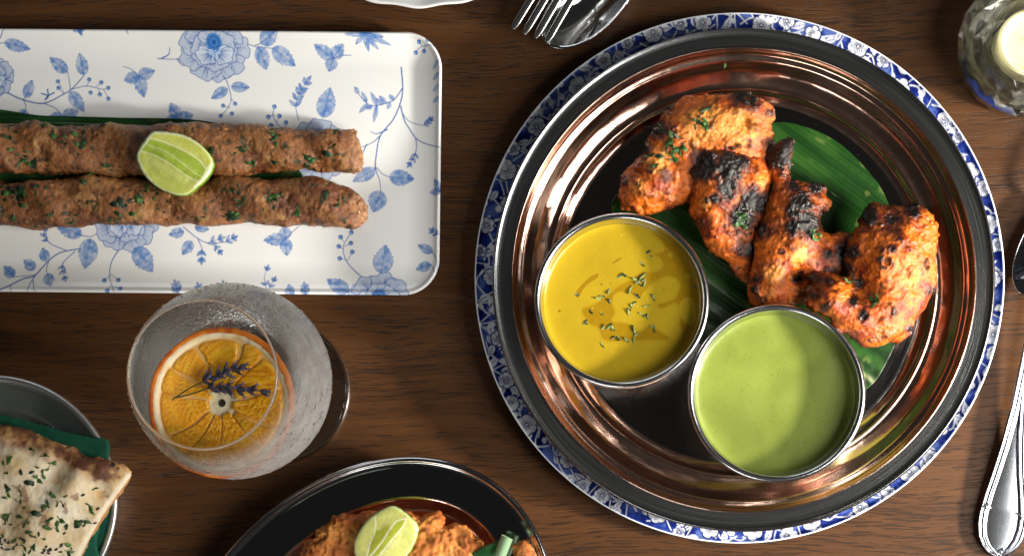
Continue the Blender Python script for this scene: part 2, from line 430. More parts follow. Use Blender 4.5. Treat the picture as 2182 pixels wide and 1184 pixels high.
def r_rose(c, x, y, R, seed=0, squash=1.0):
    r = np.random.default_rng(seed)
    def petal(cx, cy, pr, ang, tone, n=46, wide=1.15):
        pts = []
        for i in range(n):
            t = 2 * math.pi * i / n; rad = pr * (1 + .10 * math.sin(5 * t + seed + cx) + .05 * math.sin(9 * t))
            dx, dy = rad * .95 * math.cos(t), rad * wide * math.sin(t)
            pts.append((cx + dx * math.cos(ang) - dy * math.sin(ang), cy + (dx * math.sin(ang) + dy * math.cos(ang)) * squash))
        pts = np.array(pts); c.poly(pts, WHITE, 1)
        c.poly(pts, tone, .9, shade=lambda X, Y, d: np.clip(1.05 - .80 * np.hypot(X - cx + pr * .8 * math.cos(ang), Y - cy + pr * .8 * math.sin(ang) * squash) / pr, .46, 1))
        for k in range(30):
            t = ang + r.uniform(-1.2, 1.2); p0 = np.array([cx - pr * .75 * math.cos(ang), cy - pr * .75 * math.sin(ang) * squash])
            ln = pr * r.uniform(.9, 1.5); c.line([p0 + np.array([math.cos(t), math.sin(t)]) * ln * .3, p0 + np.array([math.cos(t), math.sin(t)]) * ln], 1.0, B_DARK, .75, .3)
        c.line(np.vstack([pts, pts[:1]]), 1.5, B_DARK, .95)
    for i in range(9):
        a = i * 2 * math.pi / 9 + r.uniform(-.15, .15); petal(x + R * .66 * math.cos(a), y + R * .66 * math.sin(a) * squash, R * .36, a, B_MID)
    for i in range(6):
        a = i * 2 * math.pi / 6 + .4 + r.uniform(-.2, .2); petal(x + R * .36 * math.cos(a), y + R * .36 * math.sin(a) * squash, R * .31, a, B_MID)
    ey = y - R * .22
    c.dot(x, ey, R * .22, B_MID, 1); c.dot(x, ey, R * .17, B_DARK, .7); c.dot(x, ey, R * .12, B_MID, .9); c.dot(x, ey, R * .06, B_DARK, 1)
    for a in (.5, 2.6): petal(x + R * .3 * math.cos(a), y + R * .3 * math.sin(a) * squash, R * .27, a, B_LITE)

def paint_platter():
    c = Canvas(-30, 50, 960, 640, 1.6, WHITE); L, S, B, T, G = r_leaf, r_stem, r_berry, r_trefoil, r_sprig
    # upper left
    S(c, [(-20, 92), (5, 88)]); S(c, [(-4, 80), (3, 70), (10, 60)]); L(c, (5, 88), (59, 101), 24); r_rose(c, -22, 160, 44, 3)
    S(c, [(8, 193), (38, 207), (84, 216), (127, 197), (147, 184), (172, 157)], 3.0, 2); L(c, (172, 155), (163, 109), 25); S(c, [(143, 187), (141, 170), (137, 149)]); L(c, (136, 149), (99, 118), 25)
    S(c, [(142, 187), (177, 179), (213, 186), (224, 183)], 1.8)
    for x, y in ((183, 165), (209, 171), (224, 183), (186, 193), (206, 197), (224, 206), (116, 169), (117, 183)): B(c, x, y)
    for a, b in (((178, 179), (183, 168)), ((198, 180), (208, 173)), ((203, 183), (206, 195)), ((214, 186), (224, 204)), ((130, 195), (118, 171)), ((128, 196), (119, 184))): S(c, [a, b], 1.2)
    L(c, (142, 191), (173, 234), 26); L(c, (47, 203), (61, 166), 22, 2); S(c, [(42, 207), (48, 201)])
    for t in ((94, 186), (81, 195), (108, 193)): S(c, [(89, 208), (95, 200), t], 3, 3)
    S(c, [(42, 208), (47, 220), (47, 232)]); L(c, (47, 230), (36, 252), 22); S(c, [(86, 216), (110, 226), (126, 243)]); L(c, (127, 244), (160, 232), 24); L(c, (127, 244), (96, 246), 20)
    T(c, (289, 157), [(258, 167), (301, 203), (324, 146)], (257, 137)); T(c, (375, 250), [(357, 215), (406, 240), (345, 256)])
    T(c, (170, 62), [(155, 66), (172, 75), (182, 62)], None, 10); S(c, [(268, 60), (272, 72)], 3)
    # upper rose
    S(c, [(330, 120), (360, 122), (392, 120)]); S(c, [(340, 119), (354, 112), (358, 98)], 3); S(c, [(372, 121), (380, 132), (387, 136)], 3)
    S(c, [(518, 88), (541, 96), (579, 100)]); L(c, (578, 99), (625, 136), 32); L(c, (548, 96), (563, 144), 29); S(c, [(541, 94), (552, 90), (556, 84)]); L(c, (553, 90), (592, 64), 30)
    r_rose(c, 453, 104, 76, 11, .85)
    S(c, [(471, 158), (480, 174), (487, 212), (466, 243)], 2.2)
    for x, y in ((470, 221), (465, 243), (489, 238), (496, 217)): B(c, x, y)
    S(c, [(485, 225), (471, 222)], 1.2); S(c, [(487, 205), (496, 216)], 1.2); L(c, (479, 184), (445, 206), 22); L(c, (488, 180), (527, 182), 22)
    T(c, (706, 120), [(667, 92), (729, 91), (697, 148)], (745, 114)); 
    for t in ((756, 92), (783, 106), (804, 102), (831, 94), (817, 78), (735, 73)): L(c, (776, 70), t, 11, 3, None, 0, False)
    for x, y in ((892, 88), (884, 109), (902, 107), (911, 85)): B(c, x, y)
    S(c, [(884, 107), (896, 98), (915, 96), (930, 101)], 1.4); S(c, [(893, 90), (899, 97)], 1.2); S(c, [(902, 105), (906, 97)], 1.2)
    for k in range(4): L(c, (934, 128 + k * 26), (922, 145 + k * 24), 8, 2, B_LITE, k, False)
    G(c, [(632, 252), (626, 222), (630, 202), (637, 188), (648, 172)], 5, 19, 8)
    S(c, [(597, 273), (578, 245), (580, 223)])
    for x, y in ((580, 223), (567, 245), (591, 243), (605, 257), (573, 263)): B(c, x, y, 5)
    S(c, [(603, 272), (605, 258)], 1.2); S(c, [(585, 255), (591, 244)], 1.2); S(c, [(588, 262), (573, 263)], 1.2); S(c, [(580, 240), (568, 244)], 1.2)
    r_rose(c, 675, 316, 68, 5, .98); L(c, (684, 246), (700, 182), 38, 6)
    # long trailing branch on the right
    S(c, [(852, 139), (855, 182), (851, 212), (835, 250), (807, 286), (798, 330), (796, 357)], 3.0, 2.4)
    S(c, [(851, 222), (858, 250), (868, 268), (890, 296), (936, 314)], 3.0, 2); S(c, [(855, 238), (870, 255), (898, 264)]); G(c, [(898, 264), (908, 260), (915, 254)], 3, 11, 5)
    S(c, [(854, 184), (842, 202), (830, 212), (792, 221), (772, 210), (757, 190)], 2.4)
    for a, t in (((760, 195), (752, 180)), ((800, 220), (787, 192)), ((800, 220), (793, 256)), ((780, 217), (762, 236)), ((778, 214), (767, 191)), ((820, 216), (805, 200)), ((828, 214), (823, 228)), ((836, 208), (826, 198)), ((812, 219), (798, 205)), ((790, 221), (778, 228))): L(c, a, t, 9, 2, None, 0, False)
    S(c, [(822, 272), (800, 281), (786, 276)], 3); S(c, [(806, 286), (790, 300), (766, 310)], 2.4); S(c, [(778, 304), (772, 316), (770, 324)], 3)
    S(c, [(883, 291), (885, 310), (880, 332)]); G(c, [(884, 318), (880, 332), (872, 344)], 3, 12, 5)
    S(c, [(797, 352), (800, 366), (806, 382), (808, 405)], 2.4); S(c, [(800, 354), (812, 367), (828, 374)]); L(c, (796, 357), (748, 383), 27); L(c, (827, 373), (880, 378), 33); L(c, (808, 404), (792, 449), 38)
    T(c, (938, 408), [(915, 408), (925, 380)], None, 16); G(c, [(934, 500), (922, 492)], 2, 12, 6)
    L(c, (921, 536), (888, 519), 18, 2); L(c, (916, 562), (884, 572), 21, 2); S(c, [(921, 536), (930, 552), (932, 575)]); S(c, [(916, 562), (922, 570), (926, 580)])
    # lower edge
    T(c, (604, 506), [(557, 509), (602, 478), (607, 542)], (632, 480)); S(c, [(774, 593), (750, 572), (733, 550), (728, 522), (744, 494)], 2.4)
    for x, y in ((722, 502), (718, 522), (744, 515), (747, 534), (720, 548), (745, 492)): B(c, x, y, 5)
    for a, b in (((729, 512), (723, 504)), ((729, 528), (719, 523)), ((731, 522), (743, 516)), ((736, 553), (746, 537)), ((733, 550), (722, 548))): S(c, [a, b], 1.2)
    L(c, (809, 580), (819, 519), 42, 6); r_rose(c, 807, 645, 70, 8, .95); L(c, (742, 622), (694, 593), 30); G(c, [(568, 620), (560, 590), (564, 572)], 2, 12, 5); G(c, [(572, 614), (580, 596)], 2, 11, 5)
    L(c, (620, 632), (613, 604), 20, 2); G(c, [(652, 630), (648, 612)], 3, 14, 7); G(c, [(380, 626), (373, 608)], 3, 16, 7); G(c, [(480, 630), (474, 606)], 2, 12, 5); G(c, [(430, 630), (422, 612)], 2, 14, 6)
    # lower left
    S(c, [(-20, 624), (0, 617), (43, 593), (68, 585), (94, 555), (122, 535), (165, 527)], 3.2, 2.4); S(c, [(70, 584), (60, 605), (58, 624)], 2.4); S(c, [(66, 596), (70, 612), (76, 622)]); S(c, [(20, 608), (24, 622)], 1.6)
    S(c, [(165, 498), (187, 501), (206, 490)]); L(c, (167, 498), (110, 474), 32, 5); r_rose(c, 262, 470, 68, 14, .95); L(c, (186, 506), (174, 570), 40, 6); L(c, (281, 525), (320, 577), 40, 6)
    S(c, [(246, 530), (231, 556), (229, 588), (243, 622)], 2.4)
    for x, y in ((218, 596), (248, 595), (255, 614), (228, 619)): B(c, x, y, 5)
    for a, b in (((229, 586), (219, 595)), ((230, 582), (247, 594)), ((237, 608), (254, 613)), ((235, 604), (229, 617))): S(c, [a, b], 1.2)
    L(c, (90, 554), (84, 525), 22, 2); L(c, (67, 571), (43, 551), 22, 2); L(c, (24, 588), (1, 564), 22, 2); S(c, [(68, 584), (24, 588)], 1.6); L(c, (95, 581), (105, 609), 22, 2); S(c, [(96, 556), (92, 570), (95, 581)])
    S(c, [(152, 533), (129, 555), (126, 566)]); G(c, [(128, 558), (126, 572), (132, 588)], 3, 12, 5); S(c, [(132, 530), (99, 515), (85, 492)]); G(c, [(99, 515), (86, 502), (88, 488)], 3, 11, 5)
    S(c, [(385, 480), (416, 505), (441, 515), (481, 512)], 2.2); L(c, (386, 490), (354, 497), 21, 2); L(c, (403, 511), (383, 540), 23, 2); L(c, (410, 480), (440, 486), 18, 2); G(c, [(440, 513), (462, 506)], 2, 14, 6); G(c, [(475, 512), (490, 505)], 2, 14, 6)
    S(c, [(416, 506), (424, 524), (426, 534)]); G(c, [(424, 528), (424, 548)], 2, 14, 7); S(c, [(436, 515), (456, 522)]); G(c, [(452, 520), (462, 532)], 2, 11, 5)
    return c

def make_platter():
    ZR = .46
    TL, TR, BR, BL = np.array([-350., 58]), np.array([942., 69]), np.array([935., 629]), np.array([-350., 618])
    Wd, Hd, R = 1290., 560., 78.
    xs = np.concatenate([np.linspace(0, 330, 40)[:-1], np.arange(330, 1289.9, 1.55), [1290.]]); ys = np.linspace(0, Hd, 362)
    U, Vv = np.meshgrid(xs, ys, indexing='ij'); U = U.copy(); Vv = Vv.copy()
    for sx in (0, 1):
        for sy in (0, 1):
            cu = Wd - R if sx else R; cv = Hd - R if sy else R
            du = (U - cu) * (1 if sx else -1); dv = (Vv - cv) * (1 if sy else -1); m = (du > 0) & (dv > 0)
            a, b = np.clip(du / R, 0, 1), np.clip(dv / R, 0, 1)
            U = np.where(m, cu + (1 if sx else -1) * R * a * np.sqrt(1 - b * b / 2), U); Vv = np.where(m, cv + (1 if sy else -1) * R * b * np.sqrt(1 - a * a / 2), Vv)
    qx = np.abs(U - Wd / 2) - Wd / 2 + R; qy = np.abs(Vv - Hd / 2) - Hd / 2 + R
    e = -(np.hypot(np.maximum(qx, 0), np.maximum(qy, 0)) + np.minimum(np.maximum(qx, qy), 0) - R)   # distance in from the edge
    s, t = U / Wd, Vv / Hd; s3, t3 = s[..., None], t[..., None]
    px = (TL * (1 - s3) + TR * s3) * (1 - t3) + (BL * (1 - s3) + BR * s3) * t3
    z = .22 + (ZR - .22) * np.clip(1 - e / 74, 0, 1) ** 2 + .035 * sstep(13, 5, e) - .07 * np.clip(1 - e / 5, 0, 1) ** 2
    X, Y = P(px[..., 0], px[..., 1], ZR)
    nu, nv = X.shape; V = np.stack([X, Y, z], -1).reshape(-1, 3); Q = grid_quads(nu, nv)[:, ::-1]
    qx_, qy_ = PX(V[:, 0], V[:, 1], np.full(len(V), ZR)); C = paint_platter().sample(qx_, qy_)
    # the outer wall and the underside
    idx = np.arange(nu * nv).reshape(nu, nv); loop = np.concatenate([idx[:-1, 0], idx[-1, :-1], idx[:0:-1, -1], idx[0, :0:-1]])
    ring = V[loop]; ctr = ring.mean(0); n = len(loop); prev = loop; Vs = [V]; Qs = [Q]; base = len(V)
    tg = np.roll(ring, -1, 0) - np.roll(ring, 1, 0); nrm = np.stack([-tg[:, 1], tg[:, 0]], 1); nrm /= np.linalg.norm(nrm, axis=1)[:, None] + 1e-9
    if ((ring[:, :2] - ctr[:2]) * nrm).sum() > 0: nrm = -nrm
    for ins, zz in ((.0, -.07), (.08, -.16), (.5, -.40), (.55, -.46)):
        r2 = ring.copy(); r2[:, :2] += nrm * ins; r2[:, 2] = ring[:, 2] + zz if zz > -.4 else (.06 if zz > -.45 else .0)
        Vs.append(r2); cur = base + np.arange(n); base += n
        Qs.append(np.stack([prev, cur, np.roll(cur, -1), np.roll(prev, -1)], 1)); prev = cur
    V2 = np.concatenate(Vs); C2 = np.concatenate([C, np.tile(WHITE, (len(V2) - len(C), 1))])
    me = raw_mesh('serving_platter', V2, np.concatenate(Qs), True, C2)
    obj('serving_platter', me, M_glaze, None, 'long white china platter printed with blue roses, twigs and berries', 'platter')
make_platter()

# ------------------------------------------------------------------ blue calico plate with the metal tray on it
def paint_calico(cx, cy):
    deep, mid, wash, wht = np.array([.005, .010, .095]), np.array([.016, .038, .25]), np.array([.20, .30, .62]), np.array([.72, .75, .78])
    c = Canvas(cx - 585, cy - 585, cx + 585, cy + 585, 1.5, deep)
    X, Y = np.meshgrid(c.x0 + np.arange(c.w) / c.q, c.y0 + np.arange(c.h) / c.q); r = np.hypot(X - cx, Y - cy); m = (r > 490) & (r < 590)
    p = np.stack([X[m] / 30, Y[m] / 30, X[m] * 0], 1); n = fbm(p, 1, 3, 2); st = vnoise(p * 9, 4)
    t = sstep(-.05, .45, n + .22 * st); g = mixc(np.tile(deep, (len(t), 1)), mid, sstep(-.5, .1, n)); c.a[m] = mixc(g, wash, t * .40)
    R = np.random.default_rng(21)
    pol = lambda a, rr: np.array([cx + rr * math.cos(a), cy + rr * math.sin(a)])
    a = 0.0; prev = None; knots = []
    while a < 2 * math.pi - .02:
        knots.append(a); a += R.uniform(.055, .085)
    for i, a in enumerate(knots):     # branches
        q0 = pol(a, R.uniform(520, 560)); q1 = pol(a + .05, R.uniform(515, 565)); q2 = pol(a + .10, R.uniform(515, 562))
        c.line(spline([q0, q1, q2], 6, False), 3.2, wht, 1, 2.2)
        q3 = pol(a + .05 + R.uniform(-.03, .03), R.choice([505, 572])); c.line(spline([q1, (q1 + q3) / 2 + R.normal(0, 3, 2), q3], 5, False), 2.6, wht, 1, 1.4)
    for i, a in enumerate(knots):     # leaves
        for k in range(2):
            b = pol(a + R.uniform(0, .09), R.uniform(512, 568)); th = R.uniform(0, 6.28); L = R.uniform(20, 32); d = np.array([math.cos(th), math.sin(th)]); nn = np.array([-d[1], d[0]]); w = L * .24
            s = np.linspace(0, 1, 12); hw = w * np.sin(np.pi * s ** .8)
            out = np.concatenate([b + d * (s * L)[:, None] + nn * hw[:, None], (b + d * (s * L)[:, None] - nn * hw[:, None])[::-1]])
            c.poly(out, deep, .9, 1.6); c.poly(out, wht, 1); c.line([b + d * 3, b + d * L * .85], 1.6, mid, 1, .8)
            for q in (.35, .55, .72):
                for sg in (1, -1): c.line([b + d * L * q, b + d * L * (q + .12) + nn * sg * w * .55], 1.1, mid, .95, .7)
    def flower(x, y, r):
        ph = R.uniform(0, 6.28); n = 5 + R.integers(0, 2)
        for rr, cc in ((r + 2.0, deep), (r, wht)):
            for k in range(n):
                t = ph + k * 2 * math.pi / n; c.dot(x + .56 * rr * math.cos(t), y + .56 * rr * math.sin(t), .44 * rr if cc is wht else .5 * rr, cc)
                for e in (-.26, .26): c.dot(x + .74 * rr * math.cos(t + e), y + .74 * rr * math.sin(t + e), .22 * rr, cc)
            c.dot(x, y, .5 * rr, cc)
        for k in range(n):            # gaps between petals and stamens
            t = ph + (k + .5) * 2 * math.pi / n; c.line([(x + .72 * r * math.cos(t), y + .72 * r * math.sin(t)), (x + 1.0 * r * math.cos(t), y + 1.0 * r * math.sin(t))], .6, mid, 1, 2.2)
        for k in range(15):
            t = ph + k * 2 * math.pi / 15; l = r * R.uniform(.40, .55); c.line([(x, y), (x + l * math.cos(t), y + l * math.sin(t))], 1.7, deep, 1, .9); c.dot(x + l * math.cos(t), y + l * math.sin(t), 1.3, deep)
        c.dot(x, y, r * .2, deep); c.dot(x, y, r * .13, wht)
        for k in range(46):
            t = R.uniform(0, 6.28); l = r * R.uniform(.58, .92); c.dot(x + l * math.cos(t), y + l * math.sin(t), .95, mid, .85)
    for i, a in enumerate(knots[::3]):
        rr = R.uniform(528, 555); q = pol(a + R.uniform(-.02, .02), rr); flower(q[0], q[1], R.uniform(16, 22))
        if R.random() < .9: q = pol(a + .10, R.choice([520, 556])); flower(q[0], q[1], R.uniform(13, 17))
        for k in range(3):            # buds
            q = pol(a + R.uniform(.02, .12), R.uniform(510, 572)); c.dot(q[0], q[1], R.uniform(4, 7), wht); c.dot(q[0] + R.uniform(-5, 5), q[1] + R.uniform(-5, 5), R.uniform(3, 6), wht); c.line([q, q + R.normal(0, 9, 2)], 2, wht)
    return c
def make_calico():
    z0 = .55; cpx, cpy = 1576, 592; cx, cy = P(cpx, cpy, z0); s = (D - z0) / D; Ro = 5.645 * s
    rr = np.concatenate([np.linspace(0, 4.6, 8), np.arange(4.7, Ro - .06, .0165), Ro - .05 + .05 * np.sin(np.linspace(0, 1, 6) * math.pi / 2)])
    z = np.where(rr < 3.9, .16, .16 + (z0 - .16) * np.clip((rr - 3.9) / (Ro - 3.9), 0, 1) ** 1.3); z = z + .03 * sstep(Ro - .1, Ro - .04, rr)
    z[-6:] += .02 * (np.cos(np.linspace(0, 1, 6) * math.pi / 2) - 1)
    prof = np.stack([rr, z], 1); prof[0, 0] = .001
    prof = np.concatenate([prof, [(Ro, z[-1] - .05), (Ro - .1, z[-1] - .12), (3.9, .05), (3.6, .05), (3.5, 0), (.001, 0)]])
    V, Q = lathe(prof, cx, cy, 2200)
    r = np.hypot(V[:, 0] - cx, V[:, 1] - cy); px, py = cpx + (V[:, 0] - cx) * 100 / s, cpy - (V[:, 1] - cy) * 100 / s
    C = paint_calico(cpx, cpy).sample(px, py); C[r > Ro - .022] = (.72, .74, .78)
    C[r < 4.75] = (.03, .06, .3)
    i = np.arange(len(prof)); under = np.tile(i >= len(rr) + 1, 2200); C[under] = (.7, .72, .72)
    obj('dinner_plate', raw_mesh('dinner_plate', V, Q, True, C), M_glaze, None, 'round blue and white calico flower plate under the copper tray', 'plate')
make_calico()

TRZ = 1.2; TX, TY = P(1585, 596, TRZ); TS = (D - TRZ) / D
def make_tray():
    t = thing('round_tray', 'large round metal tray with brushed steel rim and copper sides, holding chicken and sauces', 'tray')
    ro = 5.36 * TS
    rim = smooth_prof([(ro - .02, TRZ - .12), (ro + .005, TRZ - .05), (ro - .01, TRZ), (ro - .035, TRZ + .02), (ro - .07, TRZ + .005)], 5)
    rim = np.concatenate([rim, smooth_prof([(ro - .09, TRZ - .005), (ro - .39, TRZ - .02)], 3)])
    M_rim = brushed('turned_steel', TX, TY, (.34, .35, .36), .2)
    V, Q = lathe(rim, TX, TY, 300); obj('rim', raw_mesh('rim', V, Q[:, ::-1]), M_rim, t)
    w = smooth_prof([(ro - .385, TRZ - .021), (ro - .405, TRZ + .012), (ro - .43, TRZ - .01), (ro - .46, TRZ - .12), (ro - .50, TRZ - .20), (ro - .56, TRZ - .235), (ro - .62, TRZ - .26), (ro - .70, TRZ - .36), (ro - .82, TRZ - .50), (ro - .98, TRZ - .585), (ro - 1.08, TRZ - .605), (ro - 1.13, TRZ - .60), (ro - 1.17, TRZ - .625), (ro - 1.24, TRZ - .71), (ro - 1.33, TRZ - .76), (ro - 1.40, TRZ - .775)], 6)
    V, Q = lathe(w, TX, TY, 400)
    q = np.stack([V[:, 0] - TX, V[:, 1] - TY, V[:, 2]], 1); V[:, 2] += .010 * fbm(q, 1.3, 3, 5) + .006 * fbm(q, 4, 2, 6)
    obj('wall', raw_mesh('wall', V, Q[:, ::-1]), M_copper, t)
    f = [(ro - 1.395, TRZ - .776), (ro - 1.45, TRZ - .772), (ro - 1.5, TRZ - .775)] + [(r, TRZ - .775) for r in np.linspace(ro - 1.6, .001, 24)]
    V, Q = lathe(f, TX, TY, 256); q = V * 1.0; V[:, 2] += .006 * fbm(q, .6, 2, 8)
    obj('floor', raw_mesh('floor', V, Q[:, ::-1]), brushed('dark_turned_steel', TX, TY, (.30, .29, .28), .12), t)
    u = [(ro - .02, TRZ - .12), (ro - .3, TRZ - .14), (ro - .55, TRZ - .34), (ro - 1.0, TRZ - .68), (ro - 1.4, TRZ - .86), (.001, TRZ - .86)]
    V, Q = lathe(u, TX, TY, 160); obj('underside', raw_mesh('underside', V, Q), M_steel, t)
make_tray()
def make_crumbs():
    R = np.random.default_rng(31); b = MB()
    for k in range(150):
        a, r = R.uniform(0, 6.28), 3.75 * math.sqrt(R.uniform(.05, 1)); q = R.uniform(.006, .016); c = np.array([TX + r * math.cos(a), TY + r * math.sin(a), TRZ - .775 + q * .5]); v = R.normal(0, 1, (5, 3)); v /= np.linalg.norm(v, axis=1)[:, None]; v[:, 2] *= .5
        b.add(np.concatenate([c + v[:4] * q, [c + (0, 0, q)]]), [(0, 1, 4), (1, 2, 4), (2, 3, 4), (3, 0, 4), (0, 3, 2, 1)])
    t = bpy.data.objects['round_tray']; obj('crumbs', b.mesh('crumbs'), mat('crumb', (.30, .17, .08), .7), t, kind='stuff')
make_crumbs()
FZ = TRZ - .775      # height of the tray floor

def make_leaf_sheet(outline, z, ang, cols, h=.03, wave=.03, name='banana_leaf', label='', cat='leaf', vein=7.0, midrib=None, seed=0):
    poly = spline(outline, 12); px, py = P(poly[:, 0], poly[:, 1], z); poly = np.stack([px, py], 1)
    n = len(poly); ctr = poly.mean(0); K = 150
    V = []
    for k in range(K + 1): V.append(np.c_[ctr + (poly - ctr) * (k / K), np.zeros(n)])
    V = np.array(V).reshape(-1, 3); Q = grid_quads(K + 1, n, False, True)
    d = np.array([math.cos(ang), math.sin(ang)]); u = (V[:, :2] * d).sum(1); v = V[:, 1] * d[0] - V[:, 0] * d[1]
    p = np.c_[u * .12, v * vein, u * 0]; ns = fbm(p, 1, 4, seed); fine = fbm(np.c_[u * .2, v * vein * 5, u * 0], 1, 2, seed + 3)
    V[:, 2] = z + wave * fbm(np.c_[u, v, u * 0], .55, 2, seed + 5) + .010 * np.cos(v * vein * 2.2) + .004 * fine
    C = mixc(np.tile(cols[0], (len(V), 1)), cols[1], sstep(-.3, .4, ns + .3 * fine)); C = mixc(C, cols[2], .6 * sstep(.25, .6, fbm(np.c_[u * .5, v * 2, u * 0], 1, 3, seed + 9)))
    ln = np.cos(v * 62 + 1.5 * fbm(np.c_[u * .1, v * 3, u * 0], 1, 2, seed + 21)); C = C * (1 + .12 * ln + .13 * fbm(np.c_[u * .25, v * 50, u * 0], 1, 2, seed + 22))[:, None]; V[:, 2] += .003 * ln
    C = mixc(C, (.10, .14, .035), .55 * sstep(.52, .6, fbm(np.c_[u * 3, v * 3, u * 0], 1.5, 2, seed + 23))); C = np.clip(C, .002, 1)
    if midrib is not None:
        mv = midrib[1] * d[0] - midrib[0] * d[1]; w = np.exp(-((v - mv) / .035) ** 2) * (u > (np.array(midrib) * d).sum()); C = mixc(C, (.30, .33, .16), w * .9); V[:, 2] += .03 * w
    lo = V.copy(); lo[:, 2] -= .022; m = len(V); ring = np.arange(n) + K * n; r2 = np.roll(ring, -1)
    Q2 = np.concatenate([Q, Q[:, ::-1] + m, np.stack([ring, ring + m, r2 + m, r2], 1)])
    N = vnormals(V, Q)
    if N[:, 2].mean() < 0: Q2 = Q2[:, ::-1]
    return obj(name, raw_mesh(name, np.concatenate([V, lo]), Q2, True, np.concatenate([C, C])), M_leaf, None, label, cat)
G1, G2, G3 = np.array([.0045, .027, .003]), np.array([.010, .052, .005]), np.array([.026, .082, .012])
make_leaf_sheet([(1303, 432), (1350, 390), (1420, 330), (1500, 280), (1632, 261), (1700, 266), (1780, 300), (1850, 365), (1892, 432), (1925, 560), (1925, 680), (1900, 750), (1850, 826), (1760, 850), (1640, 820), (1500, 740), (1400, 600), (1330, 500)], FZ + .07, -.62, (G1, G2, G3), label='round cut piece of green banana leaf under the grilled chicken', midrib=P(1830, 790, FZ + .07), seed=4)

def katori(cpx, cpy, rpx, label, sauce_drop):
    zr = 1.95; cx, cy = P(cpx, cpy, zr); s = (D - zr) / D; ro = rpx / 100 * s
    out = smooth_prof([(.001, FZ + .02), (ro * .55, FZ + .02), (ro * .68, FZ + .06), (ro * .76, FZ + .2), (ro * .86, FZ + .7), (ro * .93, zr - .3), (ro * .955, zr - .12), (ro * .975, zr - .1), (ro * .998, zr - .06), (ro, zr - .015), (ro * .985, zr + .03), (ro * .96, zr + .04), (ro * .935, zr + .015), (ro * .925, zr - .04), (ro * .915, zr - .3), (ro * .85, FZ + .7), (ro * .74, FZ + .25), (ro * .6, FZ + .12), (.001, FZ + .1)], 6)
    V, Q = lathe(out, cx, cy, 220); V[:, 2] += .004 * fbm(V, 2, 2, 3)
    obj('sauce_bowl', raw_mesh('sauce_bowl', V, Q[:, ::-1]), M_bowl, None, label, 'bowl', 'steel sauce bowls on the copper tray')
    zs = zr - sauce_drop; k = (ro * .9)
    return cx, cy, zs, ro * (.915 - .05 * (sauce_drop - .2))
M_bowl = brushed('spun_steel', 0, 0, (.56, .57, .58), .2)
M_bowl = mat('satin_steel', (.60, .61, .62), .2, 1, bump=[(3, .04, 3, ONE), (70, .05, 2, ONE)])
def disc(cx, cy, z, r, n=200, colf=None, men=.035):
    a = np.linspace(-1, 1, n); A, Bm = np.meshgrid(a, a, indexing='ij'); X = A * np.sqrt(1 - Bm * Bm / 2); Y = Bm * np.sqrt(1 - A * A / 2)
    rr = np.hypot(X, Y); Z = z + men * np.exp(-(1 - rr) * r / .05)
    V = np.stack([cx + X * r, cy + Y * r, Z], -1).reshape(-1, 3); Q = grid_quads(n, n)
    return V, Q
def close_disc(V, Q, n, depth, shrink=.97):
    """gives the sauce a body below its surface"""
    idx = np.arange(n * n).reshape(n, n); loop = np.concatenate([idx[:-1, 0], idx[-1, :-1], idx[:0:-1, -1], idx[0, :0:-1]])
    c = V.mean(0); lo = V[loop].copy(); lo[:, 2] -= depth; lo[:, :2] = c[:2] + (lo[:, :2] - c[:2]) * shrink; k = len(V); cur = k + np.arange(len(loop))
    q = np.stack([loop, cur, np.roll(cur, -1), np.roll(loop, -1)], 1)
    return np.concatenate([V, lo]), np.concatenate([Q, q[:, ::-1]])

